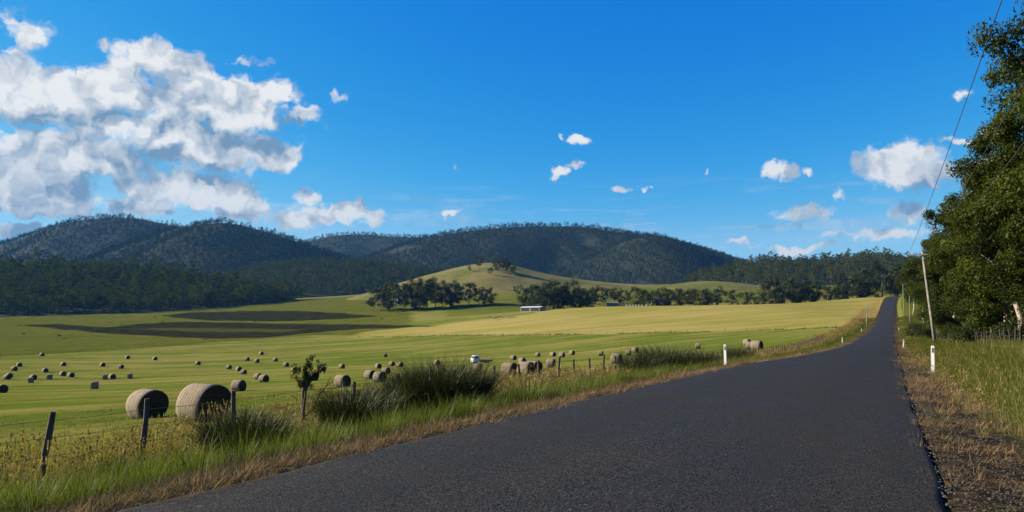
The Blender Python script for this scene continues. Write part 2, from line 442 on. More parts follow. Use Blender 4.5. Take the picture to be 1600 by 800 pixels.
ground = link('ground', mesh('ground', np.stack([XG, YG, ZG], -1).reshape(-1, 3), FG, m_ground, True,
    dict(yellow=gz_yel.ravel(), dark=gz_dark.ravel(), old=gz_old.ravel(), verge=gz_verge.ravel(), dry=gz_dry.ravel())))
tag(ground, kind='structure')

# ------------------------------------------------------------------ road
tr = np.concatenate([np.arange(-30, 45, .25), np.arange(45, 130, 1.0), np.arange(130, 640, 3.0)])
jl = fbm(tr * .9, tr * 0 + 3, 3) * .09; jr = fbm(tr * .7, tr * 0 + 40, 2) * .05
prof = [(-1, -.04, -.06), (-1, -.012, -.006), (-.985, 0, 0), (-.8, 0, .025), (-.5, 0, .05), (0, 0, .07), (.5, 0, .05), (.8, 0, .025), (.985, 0, 0), (1, .012, -.006), (1, .04, -.06)]
V = []
for q, ex, dz in prof:
    ed = np.where(q < 0, jl, jr) * (abs(q) > .98)
    x, y = LT(road_l(tr) + q * HALF + ex + ed, tr); V.append(np.stack([x, y, road_z(tr) + .008 + dz], -1))
V = np.stack(V, 1); n9 = len(prof); ix = np.arange(len(tr) * n9).reshape(len(tr), n9)
m_road, g = new_mat('asphalt')
P = g.geo(); lat = g.attr('lat')
a1 = g.noise(P, 34, 1, .6); a2 = g.noise(P, 82, 0, .5); a3 = g.noise(P, .35, 4, .6); a4 = g.noise(P, 2.2, 4, .6)
wheel = g.math('ABSOLUTE', g.math('SUBTRACT', g.math('ABSOLUTE', lat, 0), .50)); wheel = g.step(wheel, .28, .05)
c = g.mix(g.step(a1 * .35 + a2 * .65, .40, .64), (.003, .0029, .0026), (.053, .0500, .0432))
c = g.mix(g.step(g.noise(P, 46, 0, .5), .74, .80) * .7, c, (.15, .145, .135))
c = g.mix(g.step(a3 * .6 + a4 * .4, .40, .60) * .22, c, (.040, .0385, .036))
c = g.mix(wheel * .22, c, (.020, .019, .017))
finish(m_road, g, principled(g, c, g.step(a3, .3, .7, .62, .8), g.bump(a1 * .6 + a2 * .5, .75, .012), .07))
lat_at = np.tile(np.array([q[0] for q in prof]), len(tr))
road = link('road', mesh('road', V.reshape(-1, 3), np.stack([ix[:-1, :-1], ix[:-1, 1:], ix[1:, 1:], ix[1:, :-1]], -1).reshape(-1, 4), m_road, True, dict(lat=lat_at)))
tag(road, kind='structure')


# ------------------------------------------------------------------ hills
def forest_floor():
    m, g = new_mat('forest_floor'); P = g.geo()
    n = g.noise(P, .02, 4, .6); n2 = g.noise(P, .2, 4, .7)
    c = g.mix(g.step(n * .5 + n2 * .5, .35, .65), (.010, .015, .007), (.026, .032, .014))
    return finish(m, g, principled(g, c, .95, None, .1))
m_floor = forest_floor()
m_hill, g = new_mat('hill_pasture'); P = g.geo()
n = g.noise(P, .012, 4, .6); n2 = g.noise(P, .15, 4, .65)
c = g.mix(g.step(n * .6 + n2 * .4, .38, .62), (.070, .085, .010), (.165, .140, .042))
finish(m_hill, g, principled(g, c, .95, None, .1))
m_fallow, g = new_mat('fallow_soil'); P = g.geo(); n2 = g.noise(P, .1, 4, .65)
finish(m_fallow, g, principled(g, g.mix(g.step(n2, .35, .65), (.075, .055, .04), (.16, .12, .07)), .95, None, .1))

HILLS = {}
def hill(key, sil, Dist, wf, wb, base, mat, tree_h=0.0, gully=.30, gs=260., cell=None, x_pad=0):
    """a ridge whose crest line runs across at Dist; sil = (px, py) of its skyline"""
    pts = [at(px, py, Dist) for px, py in sil]
    xs = np.array([q[0] for q in pts]); zs = np.array([q[2] for q in pts]) - tree_h
    fz = spline(xs, zs)
    def z(x, y):
        x, y = np.asarray(x, float), np.asarray(y, float)
        dd = (y - Dist) - fbm(x / 500 + Dist, y * 0 + 2.5, 2) * wf * .10
        q = np.where(dd < 0, -dd / wf, dd / wb); q = np.clip(q, 0, 1.3)
        b = np.clip((1 - q) , 0, 1); b = b * b * (3 - 2 * b) * .55 + b * .45
        gl_ = fbm(x / gs + 3.1 * key_n, y / (gs * 2.2), 3)
        h = (fz(np.clip(x, xs[0], xs[-1])) - base) * b * (1 - gully * (gl_ + .55) * np.minimum(1, q * 2.5)) + base
        return h + fbm(x / 40, y / 40, 2) * 2.0 * np.minimum(1, q * 3)
    key_n = len(HILLS)
    cell = cell or Dist / 170
    gx = np.arange(xs[0] - x_pad, xs[-1] + x_pad + cell, cell); gy = np.arange(Dist - wf * 1.05, Dist + wb * 1.05 + cell, cell)
    Xh, Yh = np.meshgrid(gx, gy); Zh = z(Xh, Yh)
    edge = np.minimum(sstep(0, .03, (Xh - gx[0]) / (gx[-1] - gx[0])), sstep(0, .03, (gx[-1] - Xh) / (gx[-1] - gx[0])))
    Zh = base - 30 + (Zh - base + 30) * edge
    i = np.arange(Xh.size).reshape(Xh.shape)
    F = np.stack([i[:-1, :-1], i[:-1, 1:], i[1:, 1:], i[1:, :-1]], -1).reshape(-1, 4)
    o = link('hill', mesh('hill', np.stack([Xh, Yh, Zh], -1).reshape(-1, 3), F, mat, True)); tag(o, kind='structure')
    HILLS[key] = dict(z=z, x0=xs[0], x1=xs[-1], y0=Dist - wf, y1=Dist + wb * .35, yb=Dist + wb, D=Dist)
hill('west_peak', [(-420, 400), (-200, 392), (-60, 384), (0, 378), (50, 362), (100, 345), (140, 335), (180, 332), (230, 337), (275, 347), (330, 362), (400, 392), (470, 420), (540, 445)], 2500, 900, 700, 20, m_floor, 14)
hill('west_shoulder', [(120, 430), (200, 385), (255, 355), (300, 345), (350, 340), (400, 350), (450, 365), (500, 385), (550, 400), (600, 410), (680, 424), (760, 440)], 2150, 800, 500, 20, m_floor, 14)
hill('far_ridge', [(380, 420), (440, 385), (487, 371), (520, 364), (560, 361), (620, 364), (660, 366), (720, 376), (800, 400)], 3300, 900, 700, 30, m_floor, 15)
hill('middle_range', [(520, 430), (570, 400), (620, 380), (680, 363), (740, 353), (800, 347.5), (860, 346), (920, 348), (960, 356), (1000, 362), (1060, 375), (1110, 388), (1150, 401), (1190, 413), (1240, 430)], 2600, 950, 700, 30, m_floor, 15)
hill('middle_spur', [(840, 440), (900, 405), (950, 383), (985, 368), (1010, 364.5), (1060, 377), (1110, 391), (1160, 410), (1220, 436)], 2250, 650, 400, 30, m_floor, 15)
hill('middle_foot', [(250, 455), (340, 428), (420, 412), (470, 405), (540, 403), (620, 408), (700, 419), (780, 430), (860, 442), (930, 452)], 1600, 450, 300, 20, m_floor, 15)
hill('west_wood', [(-300, 402), (-100, 405), (0, 407), (100, 407), (200, 409), (260, 415), (320, 425), (400, 437), (480, 452), (560, 462), (640, 472)], 1020, 330, 250, 4, m_floor, 16)
hill('round_hill', [(540, 470), (590, 452), (640, 437), (680, 426), (720, 416), (750, 411), (775, 410), (800, 414), (840, 424), (880, 432), (950, 441), (1020, 446), (1100, 456)], 1050, 300, 240, 12, m_hill, 0, gully=.05)
hill('fallow_rise', [(980, 458), (1030, 447), (1070, 441.5), (1100, 439), (1150, 441), (1220, 452)], 960, 200, 140, 16, m_hill, 0, gully=.04)
hill('east_wood', [(1000, 455), (1040, 440), (1080, 426), (1120, 413), (1160, 403), (1200, 397), (1250, 400), (1290, 396), (1340, 389.5), (1380, 391), (1410, 399), (1450, 408), (1520, 425), (1600, 440), (1700, 450)], 1350, 420, 300, 22, m_floor, 15)
hill('far_east', [(1050, 425), (1150, 410), (1200, 404), (1260, 401), (1330, 402), (1390, 398), (1430, 394), (1480, 392), (1560, 388), (1700, 392), (1800, 405)], 4300, 900, 600, 40, m_floor, 15, cell=40)

def land_z(x, y):
    z = ground_z(x, y)
    for h in HILLS.values():
        ins = (x > h['x0']) & (x < h['x1']) & (y > h['y0']) & (y < h['yb'])
        z = np.where(ins, np.maximum(z, h['z'](x, y)), z)
    return z

# ------------------------------------------------------------------ trees
m_bark = simple('eucalypt_bark', (.20, .155, .12), .9, .45, 3.0, bump=.5)
m_pale = simple('pale_eucalypt_bark', (.27, .235, .19), .85, .35, 2.0, bump=.3)
m_leaf_near = leafy('eucalypt_leaf', (.008, .016, .003), (.064, .078, .010), .32, .004)
m_leaf_far = leafy('distant_eucalypt_leaf', (.006, .013, .005), (.026, .040, .011), .15, .0)
m_leaf_mid = leafy('treeline_leaf', (.009, .017, .004), (.042, .052, .011), .22, .01)

def leaf_quads(C, rad, n, size, r, flat=.8, asp=.45, hang=.3, shell=0.0):
    """n leaf faces spread through each ellipsoidal clump"""
    C = np.repeat(np.asarray(C), n, 0); rad = np.repeat(np.asarray(rad), n)
    d = r.normal(size=(len(C), 3)); d /= np.linalg.norm(d, axis=1)[:, None]
    q = C + d * (rad * r.random(len(C)) ** .45)[:, None] * np.array([1, 1, flat])
    u = r.normal(size=(len(C), 3)); u[:, 2] -= hang; u /= np.linalg.norm(u, axis=1)[:, None]
    if shell:                                            # leaves face outward from their clump
        nn = d + r.normal(size=d.shape) * (1 - shell); nn /= np.linalg.norm(nn, axis=1)[:, None]
        u = np.cross(nn, u); u /= np.linalg.norm(u, axis=1)[:, None] + 1e-6; w = np.cross(nn, u)
    else:
        w = np.cross(u, r.normal(size=(len(C), 3))); w /= np.linalg.norm(w, axis=1)[:, None]
    s = size * (.6 + .8 * r.random(len(C)))
    a, b = u * s[:, None], w * (s * asp)[:, None]
    V = np.stack([q - a, q + b, q + a, q - b], 1).reshape(-1, 3)
    F = np.arange(len(V)).reshape(-1, 4)
    # deep leaves keep their own hue; variation is by leaf and by clump
    rn = np.clip(np.repeat(r.random(len(C) // n), n) * .6 + r.random(len(C)) * .4, 0, 1)
    return V, F, np.repeat(rn, 4)

def tree_mesh(seed, H, spread, trunk_h, n_limb, n_sub, clump, n_leaf, size, lm, bm, tr=.22, flat=.75, lean=.06, sides=7, tops=1.0, shell=.62):
    """returns (trunk mesh, crown mesh); trunk with limbs, crown of leaf clumps at branch ends"""
    r = np.random.default_rng(seed); wood = MB(); cc, cr = [], []
    lx, ly = r.normal(0, lean, 2)
    path = [np.array([0, 0, -.4])]
    for k in range(1, 8):
        f = k / 7; path.append(np.array([lx * H * f ** 1.4 + r.normal(0, .012 * H), ly * H * f ** 1.4 + r.normal(0, .012 * H), H * .86 * f]))
    rad = [tr * (1.25 if k == 0 else 1) * (1 - .80 * k / 7) for k in range(8)]
    wood.tube(path, rad, sides)
    def pt(f):
        q = f * 7; i = min(int(q), 6); return path[i] * (1 - (q - i)) + path[i + 1] * (q - i)
    for i in range(n_limb):
        f = trunk_h + (1 - trunk_h) * (i + .5 * r.random()) / n_limb
        b = pt(min(f, .98)); az_ = i * 2.4 + r.normal(0, .4)
        out = spread * (.55 + .45 * math.sin(math.pi * min(1, (f - trunk_h) / (1 - trunk_h) * .85 + .18))) * (.75 + .5 * r.random())
        rise = H * (.10 + .13 * r.random()) * tops
        e = b + np.array([math.cos(az_) * out, math.sin(az_) * out, rise])
        m1 = b * .55 + e * .45 + np.array([0, 0, -rise * .18]) + r.normal(0, .03 * spread, 3)
        r0 = tr * (1 - .75 * f) * .55 + .015 * tr
        wood.tube([b, m1, e], [r0, r0 * .65, r0 * .22], max(4, sides - 2), caps=False)
        for j in range(n_sub):
            s = .35 + .65 * (j + r.random()) / n_sub
            b2 = (b + (m1 - b) * min(1, s * 2)) if s < .5 else (m1 + (e - m1) * (s * 2 - 1))
            dv = r.normal(0, 1, 3); dv[2] = abs(dv[2]) * .5 + .1; dv /= np.linalg.norm(dv)
            e2 = b2 + dv * spread * (.16 + .20 * r.random())
            wood.tube([b2, (b2 + e2) / 2 + r.normal(0, .02 * spread, 3), e2], [r0 * .4, r0 * .28, r0 * .12], 4, caps=False)
            cc.append(e2); cr.append(clump * (.65 + .7 * r.random()))
        cc.append(e); cr.append(clump * (.8 + .5 * r.random()))
    cc.append(path[-1] + np.array([0, 0, H * .05])); cr.append(clump)
    V, F, rn = leaf_quads(cc, cr, n_leaf, size, r, flat, shell=shell)
    return wood.data('trunk', bm, True), mesh('crown', V, F, lm, False, dict(rnd=rn))

# prototypes for the woods: each one mesh, trunk and crown
def wood_proto(seed, H, spread, **kw):
    tm, cm = tree_mesh(seed, H, spread, **kw)
    v1 = np.array([v.co for v in tm.vertices]); f1 = [tuple(p.vertices) for p in tm.polygons]
    v2 = np.array([v.co for v in cm.vertices]); f2 = [tuple(i + len(v1) for i in p.vertices) for p in cm.polygons]
    rn = np.concatenate([np.zeros(len(v1)), np.array([a.value for a in cm.attributes['rnd'].data])])
    return mesh('wood_tree', np.concatenate([v1, v2]), f1 + f2, [m_bark, m_leaf_far], False, dict(rnd=rn), mi=[0] * len(f1) + [1] * len(f2)) if kw['lm'] is m_leaf_far else mesh('wood_tree', np.concatenate([v1, v2]), f1 + f2, [m_bark, kw['lm']], False, dict(rnd=rn), mi=[0] * len(f1) + [1] * len(f2))
def protos(name, meshes):
    c = bpy.data.collections.new(name)
    for k, me in enumerate(meshes): c.objects.link(bpy.data.objects.new(f'{name}_{k}', me))
    return c
def scatter(name, pts, rotz, scale, idx, col, kind='stuff', label=None, cat=None, tilt=None):
    """one object: a cloud of points that a node tree turns into copies of the shapes in col"""
    me = bpy.data.meshes.new(name); pts = np.asarray(pts, np.float32); n = len(pts)
    me.vertices.add(n); me.vertices.foreach_set('co', pts.ravel())
    rot = np.zeros((n, 3), np.float32); rot[:, 2] = rotz
    if tilt is not None: rot[:, :2] = tilt
    a = me.attributes.new('rot', 'FLOAT_VECTOR', 'POINT'); a.data.foreach_set('vector', rot.ravel())
    sc = np.asarray(scale, np.float32); sc = np.repeat(sc[:, None], 3, 1) if sc.ndim == 1 else sc
    a = me.attributes.new('scl', 'FLOAT_VECTOR', 'POINT'); a.data.foreach_set('vector', sc.astype(np.float32).ravel())
    a = me.attributes.new('pick', 'INT', 'POINT'); a.data.foreach_set('value', np.asarray(idx, np.int32))
    o = link(name, me)
    t = bpy.data.node_groups.new(name, 'GeometryNodeTree')
    t.interface.new_socket('Geometry', in_out='INPUT', socket_type='NodeSocketGeometry')
    t.interface.new_socket('Geometry', in_out='OUTPUT', socket_type='NodeSocketGeometry')
    gi, go = t.nodes.new('NodeGroupInput'), t.nodes.new('NodeGroupOutput')
    ip = t.nodes.new('GeometryNodeInstanceOnPoints'); ci = t.nodes.new('GeometryNodeCollectionInfo')
    ci.inputs['Collection'].default_value = col; ci.inputs['Separate Children'].default_value = True; ci.inputs['Reset Children'].default_value = True
    def na(nm, dt):
        q = t.nodes.new('GeometryNodeInputNamedAttribute'); q.data_type = dt; q.inputs['Name'].default_value = nm; return q.outputs['Attribute']
    t.links.new(gi.outputs[0], ip.inputs['Points']); t.links.new(ci.outputs[0], ip.inputs['Instance'])
    ip.inputs['Pick Instance'].default_value = True
    t.links.new(na('pick', 'INT'), ip.inputs['Instance Index']); t.links.new(na('rot', 'FLOAT_VECTOR'), ip.inputs['Rotation']); t.links.new(na('scl', 'FLOAT_VECTOR'), ip.inputs['Scale'])
    t.links.new(ip.outputs[0], go.inputs[0])
    md = o.modifiers.new('scatter', 'NODES'); md.node_group = t
    return tag(o, label, cat, kind=kind)

wood_col = protos('wood_trees', [wood_proto(100 + k, 15 + 2 * (k % 3), 4.2 + .5 * (k % 2), trunk_h=.30, n_limb=6, n_sub=2, clump=1.8, n_leaf=16, size=.62, shell=.75,
                                            lm=m_leaf_far, bm=m_bark, tr=.22, sides=4) for k in range(5)])
m_leaf_wood = leafy('woodland_leaf', (.014, .025, .004), (.092, .106, .015), .22, .0)
lush_col = protos('lush_trees', [wood_proto(130 + k, 15 + 2 * (k % 3), 5.2 + .6 * (k % 2), trunk_h=.14, n_limb=8, n_sub=2, clump=2.0, n_leaf=30, size=.58, shell=.75, lm=m_leaf_wood, bm=m_bark, tr=.22, sides=4) for k in range(5)])
def wood(name, key, spacing, keep, label, y1=None, mask=None, smin=.62, smax=1.1, col=None):
    h = HILLS[key]; r = np.random.default_rng(len(name))
    gx = np.arange(h['x0'], h['x1'], spacing); gy = np.arange(h['y0'], y1 or h['y1'], spacing)
    x, y = [a.ravel() for a in np.meshgrid(gx, gy)]
    x = x + r.normal(0, spacing * .38, len(x)); y = y + r.normal(0, spacing * .38, len(x))
    z = h['z'](x, y); zl = land_z(x, y)
    px, py = proj(x, y, z)
    ok = (z > zl - .5) & (px > -80) & (px < 1680) & (r.random(len(x)) < keep) & (fbm(x / 120, y / 120, 2) > -.42)
    if mask is not None: ok &= mask(x, y, px, py)
    x, y, z = x[ok], y[ok], z[ok]; n = len(x)
    if not n: return
    s = smin + (smax - smin) * r.random(n) ** 1.3; s = s[:, None] * np.stack([np.ones(n), np.ones(n), .85 + .35 * r.random(n)], -1)
    scatter(name, np.stack([x, y, z - .3], -1), r.random(n) * 6.28, s, r.integers(0, 5, n), col or wood_col, label=label)
    print(name, n)
wood('forest', 'west_peak', 11, .9, 'hazy blue-green forest over the far left peak')
wood('forest', 'west_shoulder', 10.5, .92, 'forest over the rounded shoulder right of the left peak')
wood('forest', 'far_ridge', 14, .9, 'forest on the distant ridge between the two big hills')
wood('forest', 'middle_range', 11, .9, 'forest over the long middle mountain range')
wood('forest', 'middle_spur', 10.5, .9, 'forest on the spur at the right of the middle range')
wood('forest', 'middle_foot', 11, .94, 'forest on the low foothill behind the round grassy hill', col=lush_col)
wood('forest', 'west_wood', 10, .96, 'dense dark woodland at the left edge of the paddocks', col=lush_col, smin=.62, smax=1.35)
wood('forest', 'east_wood', 11, .85, 'open woodland on the low hill beyond the road', col=lush_col)
wood('forest', 'far_east', 24, .9, 'forest on the farthest blue hill at right')

# ------------------------------------------------------------------ things in the paddocks
ORD = ['leftmost', 'second', 'third', 'fourth', 'fifth', 'sixth', 'seventh', 'eighth', 'ninth', 'tenth', 'eleventh', 'twelfth', 'thirteenth', 'fourteenth',
       'fifteenth', 'sixteenth', 'seventeenth', 'eighteenth', 'nineteenth', 'twentieth', 'twenty-first', 'twenty-second', 'twenty-third', 'twenty-fourth', 'twenty-fifth']
def nth(i, what): return f'leftmost {what}' if i == 0 else f'{ORD[i]} {what} from the left'
def hit_land(px, py, y0=300., y1=3000.):
    d = ray(px, py); Y = np.linspace(y0, y1, 3000); s = Y / d[1]
    z = land_z(d[0] * s, Y); b = EYE + d[2] * s < z; k = int(np.argmax(b)) if b.any() else -1
    return np.array([d[0] * s[k], Y[k], z[k]])

# ---- round hay bales: a straw roll with rough end faces, wrapped round in netting
m_straw, g = new_mat('bale_straw'); p = g.obj('Object'); bx_, by_, bz_ = g.sep(p)
rr = g.math('SQRT', by_ * by_ + bz_ * bz_); th = g.math('ARCTAN2', bz_, by_)
spir = g.math('SINE', rr * 75 + th + g.noise(p, 3.5, 4, .7) * 26)
n = g.noise(p, 26, 4, .7)
c = g.mix(g.step(spir * .09 + n, .3, .8), (.045, .028, .014), (.135, .088, .043))
finish(m_straw, g, principled(g, c, .95, g.bump(n + spir * .3, 1.0, .05), .1))
m_wrap, g = new_mat('bale_netting'); p = g.obj('Object'); sx_, sy_, sz_ = g.sep(p)
n = g.noise(g.comb(sx_ * 9, sy_ * 2, sz_ * 2), 4, 4, .7); n2 = g.noise(p, 1.7, 3, .6)
c = g.mix(g.step(n, .32, .68), (.12, .090, .056), (.29, .24, .17)); c = g.mix(g.step(n2, .35, .7) * .6, c, (.16, .118, .066))
c = g.mix(g.step(g.math('SINE', sx_ * 46), .8, 1.0) * .35, c, (.55, .52, .47))
finish(m_wrap, g, principled(g, c, .9, g.bump(n, .8, .03), .15))
BR, BW = .76, .62                                   # radius, half width
def bale_meshes(seed, nseg=28):
    r = np.random.default_rng(seed)
    ang = np.linspace(0, 2 * np.pi, nseg, endpoint=False)
    lump = 1 + .022 * np.sin(ang * 2 + seed) + .014 * np.sin(ang * 3 + 2 * seed) + r.normal(0, .007, nseg)
    ys, zs = np.cos(ang) * lump * BR * 1.015, np.sin(ang) * lump * BR
    zs = np.where(zs < -.9 * BR, -.9 * BR - (zs + .9 * BR) * .2, zs)            # settled flat on the ground
    # straw roll: end faces of rough rings, a little domed
    V, F = [], []
    radii = [.985, .9, .72, .5, .28, .1]
    for sgn in (-1, 1):
        base = len(V)
        for q in radii:
            for k in range(nseg): V.append((sgn * (BW * .965 + .03 * (1 - q) + (r.normal(0, .012) if q < .95 else 0)), ys[k] * q, zs[k] * q))
        for a in range(len(radii) - 1):
            for k in range(nseg):
                f = (base + a * nseg + k, base + a * nseg + (k + 1) % nseg, base + (a + 1) * nseg + (k + 1) % nseg, base + (a + 1) * nseg + k)
                F.append(f if sgn > 0 else f[::-1])
        f = tuple(base + (len(radii) - 1) * nseg + k for k in range(nseg)); F.append(f if sgn > 0 else f[::-1])
    o = len(radii) * nseg
    for k in range(nseg): F.append((k, (k + 1) % nseg, o + (k + 1) % nseg, o + k)[::-1])
    roll = mesh('hay_bale', V, F, m_straw, False)
    V, F = [], []
    for a, (x, q) in enumerate(((-1, .95), (-.95, 1.0), (-.5, 1.012), (0, 1.008), (.5, 1.012), (.95, 1.0), (1, .95))):
        for k in range(nseg): V.append((x * BW, ys[k] * q + r.normal(0, .004), zs[k] * q + r.normal(0, .004)))
    for a in range(6):
        for k in range(nseg): F.append((a * nseg + k, (a + 1) * nseg + k, (a + 1) * nseg + (k + 1) % nseg, a * nseg + (k + 1) % nseg))
    return roll, mesh('net_wrap', V, F, m_wrap, True)
BM = [bale_meshes(k) for k in range(4)]
BH = .92 * BR
# (px, base py, turned end-on to the sun)
BALES_FAR_L = [(65.5, 556.5), (30, 573), (22, 579.5), (11, 593), (14.5, 590.5), (48, 598, 1), (51.5, 593.5), (70.5, 582), (77.5, 593, 1), (98.7, 572), (98, 587.5), (111, 589.5),
               (160, 573), (189, 576), (199, 561), (164, 593, 1), (175.5, 592), (202.5, 591.5, 1), (242, 563)]
BALES_FAR_M = [(309, 570.5), (357.5, 577), (373, 580), (380.5, 585), (386, 564), (408, 554.8), (401, 567), (430, 565), (447, 573), (459.5, 581), (504, 580.5), (534, 576), (602, 558, 1),
               (591, 576), (612, 572), (625, 573.5)]
BALES_MID = [(2, 614), (147.5, 608, 1), (403, 593), (412, 597.5), (489, 595), (578, 592.5), (593, 596.5), (603, 584.5), (682.5, 571), (746, 581), (860.7, 574.5), (815.7, 568)]
BALES_FAR_R = [(802, 563), (840, 557.7), (864, 557.3), (878, 558.6), (893.7, 555), (939, 556), (963.4, 568), (982, 555.6), (992.5, 551), (1090.7, 545), (1167, 539.5), (1172, 546), (1183, 548)]
BALES_NEAR = [(229, 37.), (319, 27.5), (372.5, 611.5), (535, 605), (795.6, 587.5), (822, 587.5), (834, 586)]
NEAR_LABEL = ['large round hay bale with dark end facing the road, behind second fence post', 'largest round hay bale, nearest the fence, pale netting side lit',
              'hay bale just behind and right of the largest bale', 'big hay bale right of the little fence-line tree',
              'left of the big hay bales touching behind the mid fence posts', 'middle big hay bale of the three against the fence posts', 'rear right big hay bale of the three against the fence posts']
def bale(px, py, lit, label, k):
    P = hit(px, py, 21, 420) if py > 100 else np.array([colx(px, py, 660), py, float(ground_z(colx(px, py, 660), py))]); r = random.Random(k)
    d = (-.80, -.60) if lit else (.87, -.5)
    o = link('hay_bale', BM[k % 4][0], None, (P[0], P[1], P[2] + BH - .06), math.atan2(d[1], d[0]) + r.uniform(-.28, .28), r.uniform(.96, 1.05))
    link('net_wrap', BM[k % 4][1], o)
    tag(o, label, 'hay bale', 'round hay bales on the mown paddock')
bk = 0
for lst, txt in ((BALES_FAR_L, 'small hay bale in the scatter at far left'), (BALES_FAR_M, 'small hay bale in the scatter left of the truck'),
                 (BALES_MID, 'medium-sized hay bale across the mid paddock'), (BALES_FAR_R, 'small hay bale right of the white truck'), (BALES_NEAR, None)):
    what, _, where = (txt or '').partition(' bale ')
    for i, q in enumerate(sorted(lst)):
        lab = NEAR_LABEL[i] if txt is None else (nth(i, what + ' bale') + ', ' + where)
        bale(q[0], q[1], len(q) > 2, lab, bk); bk += 1

# ---- flatbed truck
m_white = simple('truck_white_paint', (.72, .74, .76), .35, .08, 3., spec=.5)
m_glass = simple('truck_glass', (.03, .045, .055), .08, .1, 2., spec=.8)
m_black = simple('black_rubber', (.018, .018, .018), .85, .2, 8.)
m_steel = simple('grey_steel', (.16, .16, .16), .55, .25, 6., spec=.5)
m_lamp = simple('headlamp_glass', (.75, .75, .70), .15, .05, 6., spec=.8)
m_red = simple('red_reflector', (.55, .03, .02), .3, .1, 8., spec=.6)
m_plank = simple('weathered_plank', (.19, .155, .12), .9, .3, 5., bump=.3)
def truck():
    P = hit(740, 568, 60, 400)
    root = link('flatbed_truck', None, None, (P[0] + .6, P[1], P[2]), math.radians(180 + 24), (1.1, 1.02, .94))
    tag(root, 'white cab-over flatbed farm truck parked among the hay bales', 'truck')
    # cab: side outline extruded, forward is +X
    out = [(1.02, .55), (1.05, 1.15), (.98, 1.35), (.70, 2.12), (.55, 2.22), (-.42, 2.24), (-.55, 2.16), (-.58, .55)]
    V = [(x, s * (.95 - (.07 if z > 1.4 else 0)), z) for s in (-1, 1) for x, z in out]; n = len(out)
    F = [tuple(range(n)), tuple(range(n, 2 * n))[::-1]] + [(i, n + i, n + (i + 1) % n, (i + 1) % n) for i in range(n)]
    cab = link('cab', mesh('cab', V, F, m_white), root)
    me = MB(); me.add([(.985, -.80, 1.40), (.985, .80, 1.40), (.72, .76, 2.10), (.72, -.76, 2.10)], [(0, 1, 2, 3)])
    link('windscreen', me.data('windscreen', m_glass), cab)
    for s in (-1, 1):
        me = MB(); y = s * .945
        me.add([(.78, y, 1.36), (-.30, y, 1.36), (-.30, s * .895, 2.05), (.52, s * .895, 2.05)], [(0, 1, 2, 3)])
        me.v = [(x, yy + s * .012, z) for x, yy, z in me.v]; link('side_window', me.data('side_window', m_glass), cab)
        me = MB().box((1.062, s * .72, .86), (.012, .14, .09)); link('headlight', me.data('headlight', m_lamp), cab)
        me = MB().box((.98, s * 1.12, 1.72), (.04, .09, .17)).box((.92, s * 1.02, 1.85), (.02, .10, .015)); link('mirror', me.data('mirror', m_black), cab)
    link('grille', MB().box((1.062, 0, .88), (.010, .5, .07)).data('grille', m_black), cab)
    link('bumper', MB().box((1.08, 0, .50), (.06, .98, .12)).data('bumper', m_steel), root)
    ch = MB().box((-1.7, .38, .62), (2.45, .06, .1)).box((-1.7, -.38, .62), (2.45, .06, .1)).box((-1.2, .72, .55), (.4, .22, .2)); link('chassis', ch.data('chassis', m_black), root)
    tray = MB().box((-2.45, 0, .98), (1.82, 1.10, .05))
    for k in range(6): tray.box((-.8 - .66 * k, 0, .86), (.04, 1.05, .07))
    tray = link('tray', tray.data('tray', [m_steel]), root)
    for k in range(7): link('plank', MB().box((-2.45, -.95 + .317 * k, 1.045), (1.80, .15, .014)).data('plank', m_plank), tray)
    hb = MB()
    for z in (1.2, 1.5, 1.8): hb.box((-.66, 0, z), (.02, 1.0, .025))
    for y in (-1, -.33, .33, 1): hb.box((-.66, y, 1.42), (.025, .025, .42))
    link('headboard', hb.data('headboard', m_steel), root)
    for x in (.28, -2.7):
        for s in (-1, 1):
            w = link('wheel', MB().cyl((x, s * .80, .40), .40, .11, 'Y', 20).data('wheel', m_black), root)
            link('rim', MB().cyl((x, s * .915, .40), .22, .012, 'Y', 16).data('rim', m_white), w)
truck()

# ---- cattle
m_cow = simple('black_hide', (.012, .011, .010), .7, .3, 3.)
def cow_mesh(graze):
    me = bpy.data.meshes.new('cow')
    hd = [(1.15, 0, .92), (1.38, 0, .52), (1.62, 0, .20)] if graze else [(1.12, 0, 1.36), (1.38, 0, 1.52), (1.72, 0, 1.42)]
    V = [(-.75, 0, 1.12), (-.3, 0, 1.06), (.3, 0, 1.03), (.8, 0, 1.12)] + hd
    rad = [.30, .37, .38, .30, .19, .16, .10]
    E = [(0, 1), (1, 2), (2, 3), (3, 4), (4, 5), (5, 6)]
    for bi, x, zk in ((0, -.72, .50), (3, .72, .46)):
        for s in (-1, 1):
            b = len(V); V += [(x, s * .21, .86), (x + (.05 if x > 0 else -.12), s * .23, zk), (x, s * .23, .0)]; rad += [.15, .075, .07]
            E += [(bi, b), (b, b + 1), (b + 1, b + 2)]
    b = len(V); V += [(-1.05, 0, 1.0), (-1.1, 0, .5)]; rad += [.05, .035]; E += [(0, b), (b, b + 1)]
    b = len(V); V += [(hd[1][0] - .02, .22, hd[1][2] + .06), (hd[1][0] - .02, -.22, hd[1][2] + .06)]; rad += [.04, .04]; E += [(5, b), (5, b + 1)]
    me.from_pydata(V, E, []); me.materials.append(m_cow)
    o = bpy.data.objects.new('tmp', me); COL.objects.link(o)
    o.modifiers.new('skin', 'SKIN'); o.modifiers.new('sub', 'SUBSURF').levels = 1
    for i, sv in enumerate(me.skin_vertices[0].data): sv.radius = (rad[i], rad[i]); sv.use_root = (i == 1)
    dg = bpy.context.evaluated_depsgraph_get(); m2 = bpy.data.meshes.new_from_object(o.evaluated_get(dg))
    bpy.data.objects.remove(o); m2.name = 'cow'
    if not m2.materials: m2.materials.append(m_cow)
    return m2
